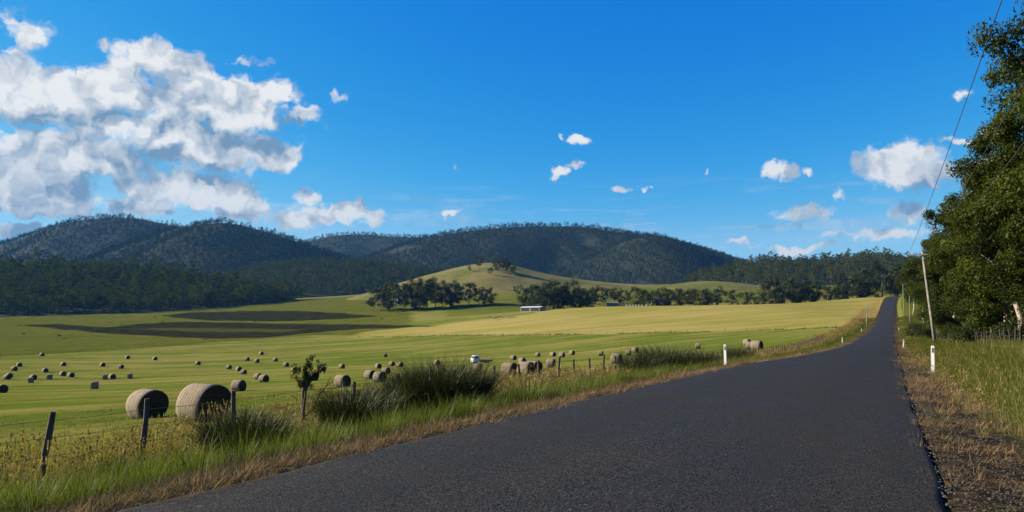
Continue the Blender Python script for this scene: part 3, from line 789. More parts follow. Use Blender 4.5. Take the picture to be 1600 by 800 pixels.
CM = [cow_mesh(True), cow_mesh(False)]
COWS = sorted([(30, 509.5), (36, 523), (93, 526.5), (100, 530), (190, 507.5), (256, 495), (242, 497), (282, 493), (287, 493), (254, 504.5), (310, 491), (336, 490), (357, 489),
               (450, 500), (484, 497.5), (492, 500.5), (597, 499.5), (421, 501.5), (397, 503.5), (320, 531), (245, 511), (372, 488)])
for i, (px, py) in enumerate(COWS):
    P = hit(px, py, 200, 900)
    o = link('cow', CM[i % 3 > 1], None, P, R.uniform(-.6, .6) + (math.pi if R.random() < .5 else 0))
    tag(o, nth(i, 'black cow') + ' grazing in the dark far paddocks', 'cow', 'cattle grazing in the far paddocks')

# ------------------------------------------------------------------ fences
m_post = simple('weathered_fence_post', (.075, .058, .045), .95, .4, 6., bump=.5)
m_grey_post = simple('silvered_fence_post', (.032, .027, .02), .95, .35, 6., bump=.5)
m_wire = simple('fence_wire', (.10, .09, .085), .6, .3, 3., metal=.6)
def post_mesh(seed, h, r0, mat):
    r = np.random.default_rng(seed); pts = [(r.normal(0, .0018) * k, r.normal(0, .0018) * k, -.35 + (h + .35) * k / 5) for k in range(6)]
    return MB().tube(pts, [r0 * (1.08 - .05 * k + r.normal(0, .03)) for k in range(6)], 9).data('post', mat, False)
def fence(label, pts, h, mats, rad, wires, leans=None, group=None, wr=.005, name='wire_fence'):
    root = link(name, None, None, pts[0]); tag(root, label, 'fence', group)
    tops = []
    pm = [post_mesh(200 + k, h, rad, mats) for k in range(4)]
    for i, P in enumerate(pts):
        lx, ly = (leans[i] if leans and i < len(leans) else (R.gauss(0, .03), R.gauss(0, .03)))
        o = link('post', pm[i % 4], root, np.array(P) - np.array(pts[0]), R.uniform(0, 6.28), (1, 1, R.uniform(.94, 1.06)))
        o.rotation_euler = (ly, lx, 0)
        tops.append((np.array(P) - pts[0], lx, ly))
    for wz in wires:
        q = []
        for i, (P, lx, ly) in enumerate(tops):
            c_ = P + np.array([lx * wz + .0, -ly * wz - rad, wz])
            if q: m_ = (q[-1] + c_) / 2; m_[2] -= .018; q.append(m_)
            q.append(c_)
        link('wire', MB().tube(q, wr, 4).data('wire', m_wire), root)
    return root
cols = [-140, 75, 228, 370, 476, 553, 620, 677, 724, 770, 811, 842, 871, 896, 920, 941, 960]
fp = [on_line(c, -11.4) for c in cols]
while (fp[-1][:2] @ D2) < 150:
    t = float(fp[-1][:2] @ D2) + 1.7; x, y = LT(-11.4 + float(road_l(t)) + 2.6, t); fp.append(np.array([x, y, float(ground_z(x, y))]))
for q in fp: q[2] = float(ground_z(q[0], q[1]))
fence('dark timber post and wire fence along the left roadside', fp, 1.16, m_post, .05, (.22, .5, .78, 1.04), [(.0, 0), (.12, 0), (.07, 0), (.0, .03), (.02, 0), (.03, 0)])
rf = []
for k in range(70):
    t = 38 + 1.55 * k + R.uniform(-.3, .3); x, y = LT(4.9 + float(road_l(t)) + 2.6, t); rf.append(np.array([x, y, float(ground_z(x, y))]))
fence('old silver-grey post fence below the gum trees at right', rf, .9, m_grey_post, .05, (.3, .55, .8), [(R.gauss(0, .07), R.gauss(0, .07)) for _ in rf])
def far_line(pix, step):
    q = [hit(a, b, 150, 900) for a, b in pix]; out = []
    for a, b in zip(q[:-1], q[1:]):
        n = max(1, int(np.linalg.norm((b - a)[:2]) / step))
        for k in range(n): s = a + (b - a) * k / n; out.append(np.array([s[0], s[1], float(ground_z(s[0], s[1]))]))
    return out
far_a = far_line([(-60, 562), (0, 558), (100, 551.5), (200, 546), (300, 538), (400, 530), (480, 524.5), (540, 522)], 7)
far_b = far_line([(560, 526.5), (700, 524.5), (800, 524), (900, 522.5), (1000, 521), (1100, 518.5), (1200, 516), (1290, 512.5), (1340, 510)], 6)
fence('thin dark wire fence across the left side of the valley floor', far_a, 1.2, m_post, .075, (.4, .75, 1.05), wr=.012)
fence('weedy wire fence between green hay paddock and yellow paddock', far_b, 1.15, m_post, .07, (.4, .75, 1.05), wr=.012)

# ------------------------------------------------------------------ guide posts, poles, wires
m_gp = simple('guide_post_white', (.80, .80, .78), .5, .06, 6.)
m_refl = simple('dark_reflector', (.16, .13, .13), .25, .15, 9., spec=.7)
def guide_post(px, py, label, lean=0.0, refl=None):
    P = hit(px, py, 10, 560) if py > 100 else on_line(px, py)
    out = []
    w, h, d = .052, .97, .017
    prof_ = [(-w, -.2), (w, -.2), (w, h - .04), (w * .6, h - .008), (-w * .6, h - .008), (-w, h - .04)]
    V = [(x, s * d, z) for s in (-1, 1) for x, z in prof_]; n = 6
    F = [tuple(range(n)), tuple(range(n, 2 * n))[::-1]] + [(i, n + i, n + (i + 1) % n, (i + 1) % n) for i in range(n)]
    V2 = V + [(-w, d, -.2), (-w + .008, d + .03, -.2), (-w + .008, d + .03, h - .06), (-w, d, h - .06), (w, d, -.2), (w - .008, d + .03, -.2), (w - .008, d + .03, h - .06), (w, d, h - .06)]
    F2 = F + [(12, 13, 14, 15), (16, 17, 18, 19)]
    o = link('guide_post', mesh('guide_post', V2, F2, m_gp), None, P, -RA); o.rotation_euler = (0, lean, -RA)
    link('reflector', MB().box((0, -d - .004, .80), (.026, .004, .085)).data('reflector', refl or m_refl), o)
    tag(o, label, 'guide post', 'white guide posts along the road')
guide_post(1132, -6.5, 'nearest white guide post on the left verge, in front of the tussocks')
guide_post(1454.5, 1.4, 'nearest white guide post on the right verge', .03)
guide_post(1410, 1.55, 'second white guide post on the right, tilted toward the road', .10, m_refl)
guide_post(1404.5, 517, 'third small white guide post on the right verge')
guide_post(1315.5, -5.95, 'second white guide post on the left verge, far along')
guide_post(1346, -5.6, 'far white guide post left of the road, below the slim pole')

m_pole = simple('weathered_pole_timber', (.20, .19, .155), .9, .3, 2.5, bump=.3)
m_ins = simple('brown_porcelain', (.22, .20, .17), .3, .2, 5., spec=.6)
def pole(px, py, ptop, label, r0=.13, lean_px=None, arm=True, group='power poles'):
    P = (hit(px, py, 20, 560) if py > 100 else on_line(px, py)) if py else px
    if py:
        T = at(lean_px or px, ptop, P[1]); v = T - P
    else: v = np.array([0, 0, ptop])
    root = link('power_pole', None, None, P); tag(root, label, 'power pole', group)
    link('pole', MB().tube([-.4 * v / np.linalg.norm(v), v * .35, v * .7, v], [r0 * 1.1, r0, r0 * .88, r0 * .75], 12).data('pole', m_pole, True), root)
    link('pole_cap', MB().tube([v, v * 1.006], r0 * .8, 10).data('pole_cap', m_steel), root)
    if arm:
        n3 = Vector((N2[0], N2[1], 0)); c_ = Vector(v) * .965
        a = link('crossarm', MB().box((0, -.16, 0), (1.28, .05, .055)).data('crossarm', m_pole), root, c_, -RA)
        for x in (-1.2, 0, 1.2):
            link('insulator', MB().tube([(x, -.16, .05), (x, -.16, .13), (x, -.16, .15), (x, -.16, .23)], [.03, .055, .06, .03], 10).data('insulator', m_ins), a)
        link('brace', MB().tube([(-.6, -.16, -.04), (0, -.13, -.6)], .015, 5).tube([(.6, -.16, -.04), (0, -.13, -.6)], .015, 5).data('brace', m_steel), a)
    return [np.array(P) + v * .965 + np.array([N2[0] * x, N2[1] * x, .24]) for x in (-1.2, 0, 1.2)]
wa = pole(1460, 4.2, 393, 'tall leaning timber power pole with crossarm beside the gum trees', .15, 1441)
bx0, by0 = LT(3.75, -16.0); Pb = np.array([bx0, by0, float(ground_z(bx0, by0))])
wb = pole(Pb, None, 8.3, 'timber power pole standing behind the viewpoint at right', .15)
for k, (a, b) in enumerate(zip(wa, wb)):
    q = []
    for s in np.linspace(0, 1, 25):
        c_ = a + (b - a) * s; c_[2] -= (.55, .75, .6)[k] * 4 * s * (1 - s); q.append(c_)
    o = link('power_line', MB().tube(q, .012, 5).data('power_line', simple('cable', (.06, .06, .06), .6, .2)))
    tag(o, ['highest overhead wire, crossing open sky to the pole', 'middle overhead wire running to the pole top', 'lowest overhead wire, in front of the gum trees'][k], 'power line', 'overhead wires to the leaning pole')
pole(1354, 512, 477, 'slim timber pole left of the road in the yellow paddock', .13, None, False)
pole(1421.5, 506, 460, 'slim grey pole right of the road, nearer of the two distant ones', .11, 1421, False)
pole(1413, 495.5, 444, 'slim grey pole farther up the right of the road', .13, 1410.5, False)

# ------------------------------------------------------------------ farm buildings
m_roofw = simple('pale_roof_sheet', (.42, .45, .47), .7, .08, .6, spec=.1)
m_wallg = simple('grey_wall_sheet', (.17, .175, .18), .6, .15, .8)
m_walld = simple('bay_shade_and_door', (.03, .03, .03), .9, .2, .8)  # near-black: shade inside the shed bays put into colour; also the house doors
m_wallw = simple('pale_weatherboard', (.45, .43, .38), .8, .12, 1.)
m_roofr = simple('grey_tile_roof', (.18, .17, .17), .8, .2, 1.)
def shed(px, Y, Lx, Ly, h, rise, rz, mw, mr, label, name='farm_shed', bays=0, windows=0, sink=0.0):
    x = colx(px, Y); z = float(land_z(np.array(x), np.array(Y)))
    root = link(name, None, None, (x, Y, z - sink), rz); tag(root, label, 'shed' if name == 'farm_shed' else 'house')
    hx, hy = Lx / 2, Ly / 2
    V = [(-hx, -hy, -1), (hx, -hy, -1), (hx, hy, -1), (-hx, hy, -1), (-hx, -hy, h), (hx, -hy, h), (hx, hy, h), (-hx, hy, h), (-hx, 0, h + rise), (hx, 0, h + rise)]
    link('wall', mesh('wall', V, [(0, 1, 5, 4), (2, 3, 7, 6), (1, 2, 6, 9, 5), (3, 0, 4, 8, 7)], mw), root)
    e = .4; k = rise / hy
    for s in (-1, 1):
        a = [(-hx - e, s * (hy + e), h - k * e + .05), (hx + e, s * (hy + e), h - k * e + .05), (hx + e, 0, h + rise + .05), (-hx - e, 0, h + rise + .05)]
        V = a + [(q[0], q[1], q[2] + .08) for q in a]
        link('roof', mesh('roof', V, [(0, 1, 2, 3), (7, 6, 5, 4), (0, 4, 5, 1), (1, 5, 6, 2), (2, 6, 7, 3), (3, 7, 4, 0)], mr), root)
    for i in range(bays):
        link('bay_shade', MB().box((-hx + Lx * (i + .5) / bays, -hy - .02, h * .46), (Lx / bays * .42, .03, h * .42)).data('bay_shade', m_walld), root)  # solid panel on the wall, an opening's shade painted as dark colour
    for i in range(windows):
        w = link('window', MB().box((-hx + Lx * (i + .5) / windows, -hy - .02, h * .55), (.6, .05, .6)).data('window', m_glass), root)
        link('frame', MB().box((-hx + Lx * (i + .5) / windows, -hy - .04, h * .55 - .66), (.7, .06, .06)).data('frame', m_wallw), w)
    if windows: link('door', MB().box((.4, -hy - .03, 1.0), (.45, .05, 1.0)).data('door', m_walld), root)
P = hit(832, 486.5, 300, 800)
shed(832.5, P[1], 16, 8, 2.6, .9, math.radians(-32), m_wallg, m_roofw, 'long low shed with pale metal roof left of the dark trees', bays=2)
shed(957, 640, 9, 5, 2.6, .7, math.radians(-8), m_wallg, m_roofr, 'small grey shed right of the dark tree clump', sink=-4.5)
shed(1034, 690, 16, 9, 3.2, 2.2, math.radians(10), m_wallw, m_roofr, 'grey-roofed farmhouse behind the central row of trees', 'farmhouse', windows=4, sink=-2)
shed(613, 770, 14, 8, 3.0, 2.0, math.radians(-15), m_wallw, m_roofw, 'pale-roofed house at the left end of the tree line', 'farmhouse', windows=4)
m_silage = simple('silage_wrap', (.34, .34, .33), .7, .1, 2., spec=.1)
sil = MB().tube([(-.65, 0, 0), (-.6, 0, 0), (.6, 0, 0), (.65, 0, 0)], [.42, .52, .52, .42], 18).data('wrapped_bale', m_silage, True)
for i, px in enumerate((981, 986, 990.5, 995, 1000, 1005, 1012)):
    P = hit(px, 478.6, 300, 700)
    o = link('wrapped_bale', sil, None, (P[0], P[1] + 3, float(ground_z(P[0], P[1] + 3)) + .45), R.uniform(-.5, .5)); tag(o, nth(i, 'white plastic wrapped bale') + ' on the skyline of the yellow paddock', 'silage bale', 'white wrapped bales below the trees')

# fallen branches on the pasture
P = hit(784, 498, 300, 700); root = link('fallen_branches', None, None, P); tag(root, 'grey fallen branches lying on the pasture left of the shed', 'fallen branches')
for k in range(9):
    a = R.uniform(0, 6.28); L_ = R.uniform(3, 9); c0 = np.array([R.uniform(-9, 6), R.uniform(-6, 6), R.uniform(.1, .5)])
    link('branch', MB().tube([c0, c0 + [math.cos(a) * L_ * .5, math.sin(a) * L_ * .5, R.uniform(.2, 1.2)], c0 + [math.cos(a + .3) * L_, math.sin(a + .3) * L_, R.uniform(0, 1.4)]], [.28, .2, .06], 6).data('branch', m_bark), root)
# timber yard rails by the pole
P = hit(1433, 515, 40, 300); root = link('timber_yard', None, None, P, -RA + .5); tag(root, 'small grey timber rail yard left of the leaning pole', 'stock yard')
for k in range(4): link('post', MB().box((-1.8 + 1.2 * k, 0, .55), (.07, .07, .75)).data('post', m_grey_post), root)
for k in range(4): link('rail', MB().box((0, -.09, .25 + .3 * k), (2.0, .025, .07), Matrix.Rotation(R.uniform(-.04, .04), 4, 'Y')).data('rail', m_grey_post), root)

# ------------------------------------------------------------------ single trees
near_t = [tree_mesh(300 + k, H, sp, trunk_h=th_, n_limb=nlimb, n_sub=6, clump=cl * .9, n_leaf=500, size=.105, shell=.5, lm=m_leaf_near, bm=m_bark if k == 3 else m_pale, tr=.22, sides=9, flat=.8, lean=.05)
          for k, (H, sp, th_, nlimb, cl) in enumerate(((18, 4.2, .30, 14, 1.2), (13, 4.0, .27, 13, 1.1), (14, 3.6, .33, 12, 1.05), (11, 3.8, .08, 14, 1.1)))]
near_h = (18, 13, 14, 11)
NEAR = [  # px, depth, top py, prototype, label
    (1696, 35, -55, 0, 'tallest gum tree at the right edge, rising nearly to the top'),
    (1605, 43, 262, 1, 'leafy gum tree at the right edge under the tallest one'),
    (1572, 52, 300, 3, 'bushy gum tree left of the right-edge gum'),
    (1556, 60, 292, 2, 'gum tree with pale forked limbs right of the leaning pole'),
    (1532, 70, 318, 1, 'gum tree just right of the leaning pole'),
    (1520, 84, 340, 3, 'leafy gum tree directly behind the leaning pole'),
    (1494, 104, 366, 2, 'slender gum tree rising behind the top of the pole'),
    (1655, 46, 55, 0, 'tall gum tree behind the tallest one at the right edge'),
    (1575, 70, 300, 1, 'gum tree in the second row behind the bushy gum'),
    (1545, 86, 320, 0, 'gum tree in the second row behind the pale forked gum'),
    (1530, 100, 335, 1, 'gum tree in the second row right of the leaning pole'),
    (1486, 130, 380, 3, 'rounded gum tree low behind the leaning pole'),
    (1462, 165, 398, 1, 'gum tree left of the leaning pole, farther up the road'),
    (1446, 210, 405, 2, 'gum tree beyond the slim grey poles'),
    (1428, 300, 415, 1, 'dark gum tree at the far right bend of the road'),
    (1596, 47, 225, 1, 'leafy gum tree filling the gap below the tallest crown'),
    (1632, 41, 190, 2, 'gum tree half out of frame at the right edge'),
    (1640, 75, 250, 0, 'gum tree deep in the third row at the right edge'),
    (1592, 92, 320, 3, 'dense low gum in the third row behind the fence'),
    (1560, 112, 350, 3, 'dense low gum far back behind the pale forked gum'),
    (1525, 140, 372, 3, 'dense low gum far back right of the leaning pole'),
    (1500, 175, 395, 3, 'distant low gum seen under the crowns right of the pole'),
    (1540, 66, 400, 3, 'short bushy gum below the pale forked gum'),
    (1524, 78, 425, 3, 'short bushy gum right of the pole foot'),
    (1580, 56, 395, 3, 'short bushy gum in shade left of the right edge'),
    (1660, 42, 330, 3, 'low spreading gum tree at the lower right edge'),
    (1610, 62, 330, 3, 'low bushy gum in shade behind the right-edge fence')]
for i, (px, Y, top, k, lab) in enumerate(NEAR):
    x = colx(px, Y); z = float(ground_z(x, Y)); H = at(px, top, Y)[2] - z
    s = H / near_h[k] * .97; wd = max(s, .62) * (.76 if i == 0 else 1); root = link('gum_tree', None, None, (x, Y, z), i * 1.9, (wd, wd, s))
    tag(root, lab, 'tree', 'gum trees along the right of the road')
    link('trunk', near_t[k][0], root); link('crown', near_t[k][1], root)
mid_t = [tree_mesh(400 + k, 16, sp, trunk_h=th_, n_limb=9 if k < 4 else 15, n_sub=3, clump=cl, n_leaf=64 if k < 4 else 120, size=.40 if k < 4 else .36, lm=m_leaf_mid, bm=m_bark, tr=.32, sides=5, flat=fl)
         for k, (sp, th_, cl, fl) in enumerate(((6.4, .18, 2.2, .8), (7.4, .24, 2.2, .7), (5.6, .16, 2.0, .9), (7.6, .14, 2.5, .8), (7.6, .05, 2.4, .85)))]
def mid_tree(x, Y, z, H, k, label, group, wide=1.0, name='paddock_tree'):
    s = H / 16.6; root = link(name, None, None, (x, Y, z - .2), R.uniform(0, 6.28), (s * wide, s * wide, s)); tag(root, label, 'tree', group)
    link('trunk', mid_t[k][0], root); link('crown', mid_t[k][1], root)
def row(lst, what, where, group, kk=None):
    for i, (px, top, Y, *w) in enumerate(sorted(lst)):
        x = colx(px, Y); z = float(land_z(np.array(x), np.array(Y))); H = at(px, top, Y)[2] - z
        mid_tree(x, Y, z, max(H, 5), (i * 3 + len(lst)) % 4 if kk is None else kk[i % len(kk)], nth(i, what) + ', ' + where, group, w[0] if w else 1.0)
row([(583, 448, 700), (594, 445, 690), (606, 447, 700), (618, 443, 680), (631, 441, 690), (644, 445, 690), (655, 438, 680), (667, 435, 690), (680, 440, 690), (692, 444, 680), (704, 441, 690), (718, 446, 685), (733, 440, 690), (748, 448, 690), (762, 451, 680)],
    'dark tree', 'in the tree line left of the shed', 'tree line left of the shed', (0, 2, 4, 3))
row([(824, 449, 640), (841, 446, 610), (852, 441, 610, 1.2), (864, 440, 620, 1.2), (876, 445, 610), (887, 450, 620), (894, 439, 640, .8), (905, 449, 610), (916, 452, 620), (858, 452, 596, 1.2)],
    'dark tree', 'in the clump behind the white-roofed shed', 'tree clump behind the shed', (4, 3, 0))
row([(926, 450, 700), (936, 447, 710), (946, 449, 700), (958, 450, 720), (968, 454, 700), (978, 451, 690)], 'tree', 'in the short row above the grey shed', 'trees above the grey shed')
row([(1000, 449, 600), (1011, 453, 590), (1023, 451, 600), (1035, 456, 590), (1046, 450, 600), (1058, 449, 590), (1071, 453, 600), (1084, 450, 590), (1098, 452, 600), (1112, 453, 590), (1121, 449, 600)],
    'dark tree', 'in the long central row along the paddock skyline', 'central row of trees')
row([(1143, 452, 640), (1163, 457, 620), (1174, 454, 630), (1184, 462, 600, .8)], 'small tree', 'in the sparse gap right of the central row', 'sparse trees right of the central row')
row([(1203, 444, 580), (1216, 438, 590), (1231, 437, 580), (1248, 442, 580), (1260, 440, 590), (1273, 443, 580), (1296, 446, 610), (1306, 449, 610)], 'gum tree', 'in the row left of the big round tree', 'gum trees left of the road crest', (3, 4))
row([(1335, 431, 600, 1.3), (1350, 438, 630), (1382, 412, 600, 1.05), (1402, 430, 640), (1418, 425, 640), (1322, 443, 620)], 'large tree', 'grouped where the road meets the skyline', 'large trees at the road crest', (4,))
for i, (px, py, H, lab) in enumerate(((734, 424.5, 9, 'small round tree on the left flank of the grassy hill'), (749, 421, 17, 'tall slender tree at the top left of the grassy hill'), (766, 430, 11, 'lone tree below the grassy hill crest'),
        (773, 422, 17, 'leftmost tree of the crest clump on the grassy hill'), (779, 425, 17, 'second tree of the crest clump on the grassy hill'), (785, 424, 19, 'tallest tree of the crest clump on the grassy hill'),
        (791, 426, 17, 'fourth tree of the crest clump on the grassy hill'), (797, 427, 16, 'fifth tree of the crest clump on the grassy hill'), (803, 428, 11, 'last low tree of the crest clump on the grassy hill'),
        (806, 459.5, 10, 'small lone tree at the foot of the grassy hill'))):
    P = hit_land(px, py, 600, 1300); mid_tree(P[0], P[1], P[2], H, (2, 1, 2, 0)[i % 4], lab, 'trees on the round grassy hill', .8)
# dead white tree on the wooded hill
P = hit_land(1354, 428, 700, 1500); dt = tree_mesh(450, 15, 5, trunk_h=.3, n_limb=6, n_sub=3, clump=.1, n_leaf=1, size=.01, lm=m_pale, bm=simple('bleached_wood', (.40, .38, .34), .8, .1, 1.), tr=.3, sides=6)
o = link('dead_tree', dt[0], None, P, .4, .8); tag(o, 'bleached dead tree on the wooded hill above the road crest', 'dead tree')

# ------------------------------------------------------------------ grasses
def blades(n, base_r, h0, h1, width, lean, curl, seed, seg=3, twist=True, droop=0.0):
    """a clump of tapering, bending blades -> verts, faces, rnd, h"""
    r = np.random.default_rng(seed)
    a = r.random(n) * 2 * np.pi; rr = base_r * np.sqrt(r.random(n)); bx, by = rr * np.cos(a), rr * np.sin(a)
    L = h0 + (h1 - h0) * r.random(n); la = a + r.normal(0, .7, n); ln = np.abs(r.normal(lean, lean * .5, n))
    wa = la + np.pi / 2 + r.normal(0, .6, n); w = width * (.6 + .8 * r.random(n))
    cv = curl * (.5 + r.random(n))
    rows = []; x, y, z = bx.copy(), by.copy(), np.full(n, -.03)
    ang = ln.copy()
    for k in range(seg + 1):
        f = k / seg; ww = w * (1 - f) ** .7 if k < seg else w * 0
        rows.append((x - np.cos(wa) * ww / 2, y - np.sin(wa) * ww / 2, z.copy(), x + np.cos(wa) * ww / 2, y + np.sin(wa) * ww / 2, z.copy()))
        st = L / seg
        x = x + np.sin(ang) * np.cos(la) * st; y = y + np.sin(ang) * np.sin(la) * st; z = z + np.cos(ang) * st
        ang = ang + cv / seg * (1 + f) + droop * f
    V, F, rn, hh = [], [], [], []
    nv = seg * 2 + 1
    V = np.zeros((n, nv, 3)); H = np.zeros((n, nv))
    for k in range(seg):
        V[:, 2 * k] = np.stack(rows[k][:3], -1); V[:, 2 * k + 1] = np.stack(rows[k][3:], -1); H[:, 2 * k:2 * k + 2] = k / seg
    V[:, -1] = np.stack(rows[seg][:3], -1); H[:, -1] = 1
    F = []
    for i in range(n):
        b = i * nv
        for k in range(seg - 1): F.append((b + 2 * k, b + 2 * k + 1, b + 2 * k + 3, b + 2 * k + 2))
        F.append((b + 2 * seg - 2, b + 2 * seg - 1, b + 2 * seg))
    return V.reshape(-1, 3), F, np.repeat(r.random(n), nv), H.ravel()
def clump(name, mat, parts):
    VV, FF, RN, HH, o, MI = [], [], [], [], 0, []
    for k, (V, F, rn, h) in enumerate(parts):
        VV.append(V); FF += [tuple(i + o for i in f) for f in F]; RN.append(rn); HH.append(h); MI += [min(k, len(mat) - 1)] * len(F); o += len(V)
    return mesh(name, np.concatenate(VV), FF, mat, False, dict(rnd=np.concatenate(RN), h=np.concatenate(HH)), mi=MI)
def seedheads(n, base_r, h0, h1, seed, lean=.12):
    """thin stalks that carry a feathery head"""
    V, F, rn, h = blades(n, base_r, h0, h1, .006, lean, .25, seed, 3)
    r = np.random.default_rng(seed + 1); nv = 7; tips = V.reshape(n, nv, 3)[:, -1]; prev = V.reshape(n, nv, 3)[:, 4:6].mean(1)
    d = tips - prev; d /= np.linalg.norm(d, axis=1)[:, None] + 1e-6
    VV, FF, RN, o = [V], list(F), [rn], len(V)
    for j in range(5):
        q = tips - d * (.03 * j)[..., None] if np.ndim(j) else tips - d * (.028 * j)
        s = np.cross(d, r.normal(size=(n, 3))); s /= np.linalg.norm(s, axis=1)[:, None] + 1e-6
        w = .011 + .003 * j
        a = np.stack([q, q + s * w - d * .02, q - d * .055, q - s * w - d * .02], 1).reshape(-1, 3)
        VV.append(a); FF += [tuple(o + 4 * i + k for k in range(4)) for i in range(n)]; RN.append(np.repeat(rn.reshape(n, nv)[:, 0], 4)); o += 4 * n
    V = np.concatenate(VV); rn = np.concatenate(RN)
    return V, FF, rn, np.ones(len(V))
m_green = leafy('lush_grass', (.022, .046, .003), (.105, .138, .010), .40, .008, tip=(.135, .150, .022))
m_dry = leafy('dry_grass', (.13, .095, .030), (.37, .275, .105), .34, .01)
m_straw_l = leafy('flattened_straw', (.080, .054, .027), (.34, .24, .132), .15, .0)
m_strap = leafy('tussock_blade', (.007, .014, .004), (.034, .050, .014), .12, .012, tip=(.055, .062, .024))
m_strap_dead = leafy('dead_tussock_blade', (.085, .075, .036), (.22, .20, .12), .2, .02)
m_mixed = leafy('roadside_grass', (.055, .078, .011), (.175, .182, .042), .38, .01)
green_col = protos('green_clump', [clump('green_clump', [m_green, m_mixed], [blades(62, .14, .14, .50, .0075, .26, .6, 500 + k), blades(16, .13, .25, .58, .006, .22, .5, 520 + k)]) for k in range(4)])
dry_col = protos('dry_clump', [clump('dry_clump', [m_dry, m_dry, m_mixed], [blades(26, .16, .25, .62, .007, .25, .5, 540 + k), seedheads(9, .16, .55, .95, 560 + k), blades(14, .14, .2, .45, .009, .2, .5, 580 + k)]) for k in range(4)])
straw_col = protos('straw_clump', [clump('straw_clump', [m_straw_l], [blades(60, .20, .06, .24, .0055, 1.32, .2, 600 + k), blades(10, .14, .05, .14, .005, .8, .5, 620 + k)]) for k in range(4)])
mix_col = protos('mixed_clump', [clump('mixed_clump', [m_mixed, m_green, m_dry], [blades(44, .17, .10, .38, .007, .38, .6, 640 + k), blades(34, .16, .10, .36, .008, .3, .6, 660 + k), blades(6, .15, .2, .5, .005, .3, .4, 680 + k)]) for k in range(4)])
short_col = protos('stubble_clump', [clump('stubble_clump', [m_mixed, m_green, m_dry], [blades(18, .16, .03, .09, .009, .45, .5, 700 + k, 2), blades(14, .16, .03, .09, .010, .4, .5, 720 + k, 2), blades(10, .2, .05, .16, .006, 1.1, .3, 740 + k, 2)]) for k in range(3)])

def band(name, l0, l1, t0, t1, per_m2, col, ncol, s0, s1, label, ref=14., dens=None, squash=1.0, seed=0, grow=.5, maxn=60000):
    """clumps over a strip beside the road, thinner with distance"""
    r = np.random.default_rng(900 + seed); out = []
    edges = [t0]
    while edges[-1] < t1: edges.append(min(t1, edges[-1] * 1.25 + 1.5))
    for a, b in zip(edges[:-1], edges[1:]):
        f = min(1, ref / max(ref, a)) ** 1.1; n = int((l1 - l0) * (b - a) * per_m2 * f)
        t = a + (b - a) * r.random(n); lr = l0 + (l1 - l0) * r.random(n); out.append(np.stack([lr, t, np.full(n, f)], -1))
    q = np.concatenate(out); lr, t, f = q.T
    x, y = LT(lr + road_l(t), t); z = ground_z(x, y); px, py = proj(x, y, z)
    k = (y > 1) & (px > -120) & (px < 1720) & (py < 900)
    if dens is not None: k &= r.random(len(t)) < dens(lr, t, x, y)
    x, y, z, f = x[k][:maxn], y[k][:maxn], z[k][:maxn], f[k][:maxn]; n = len(x)
    s = (s0 + (s1 - s0) * r.random(n)) * (.75 + .7 * np.clip(fbm(x / 1.5, y / 1.5, 2) + .5, 0, 1))
    s3 = np.stack([s * f ** -grow, s * f ** -grow, s * squash], -1)
    scatter(name, np.stack([x, y, z], -1), r.random(n) * 6.28, s3, r.integers(0, ncol, n), col, label=label, tilt=r.normal(0, .08, (n, 2)))
    print(name, n)
T = 340
band('verge_grass', -8.6, -4.15, 2, T, 15, green_col, 4, .48, 1.15, 'lush green grass between the road and the left fence', dens=lambda l, t, x, y: np.clip(.85 - .35 * np.clip((-l - 6.4) / 2, 0, 1) + fbm(x / 1.8, y / 1.8, 3) * 1.5, .04, 1), seed=1)
band('verge_weeds', -8.6, -4.1, 2, T, 6, mix_col, 4, .6, 1.25, 'yellowing grass mixed through the left verge', dens=lambda l, t, x, y: np.clip(.5 + fbm(x / 2.2 + 9, y / 2.2, 2) * 1.6, 0, 1), seed=11)
band('dry_grass', -12.4, -6.2, 2, T, 11, dry_col, 4, .48, .80, 'tall dry seeding grass along the left fence line', dens=lambda l, t, x, y: np.clip(sstep(-6.0, -8.2, l) * sstep(-12.6, -11.2, l) + fbm(x / 2, y / 2, 2) * .6 * (l < -6.5), 0, 1), seed=2)
band('road_edge_straw', -4.6, -2.88, 2, T, 64, straw_col, 4, .6, 1.05, 'flattened brown straw along the left road edge', dens=lambda l, t, x, y: np.clip(.9 - .5 * sstep(-3.4, -3.0, l) + fbm(x / .8, y / .8, 2) * 1.2, .1, 1), seed=3)
band('roadside_straw', 2.86, 6.2, 2, T, 44, straw_col, 4, .6, 1.1, 'brown straw and dead grass on the right verge', dens=lambda l, t, x, y: np.clip(.22 + .25 * sstep(3.8, 4.6, l) + fbm(x / .8, y / .8, 3) * 1.8, .02, 1) * (1 - .9 * sstep(4.1, 4.9, l)), seed=4)
band('shoulder_weeds', 3.3, 5.4, 2, T, 5, mix_col, 4, .3, .7, 'scattered green weeds on the right gravel shoulder', dens=lambda l, t, x, y: np.clip(.1 + fbm(x / .9 + 31, y / .9, 2) * 1.6, 0, 1), seed=12)
band('verge_dry_tufts', 3.7, 5.2, 2, T, 7, dry_col, 4, .25, .45, 'straw-coloured tufts beyond the right verge', dens=lambda l, t, x, y: np.clip(.55 + fbm(x / 1.4, y / 1.4, 2) * 1.3, 0, 1), seed=5)
band('bank_grass', 4.1, 18, 2, 330, 14, mix_col, 4, .7, 1.2, 'green and yellow grass on the bank at right', dens=lambda l, t, x, y: np.clip(sstep(4.0, 4.8, l) * .95 + fbm(x / 2, y / 2, 2) * .5, 0, 1), seed=6)
band('mown_stubble', -55, -11.5, 2, 75, 5.5, short_col, 3, .8, 1.4, 'short mown stubble on the paddock behind the fence', ref=16, seed=7, grow=.35)

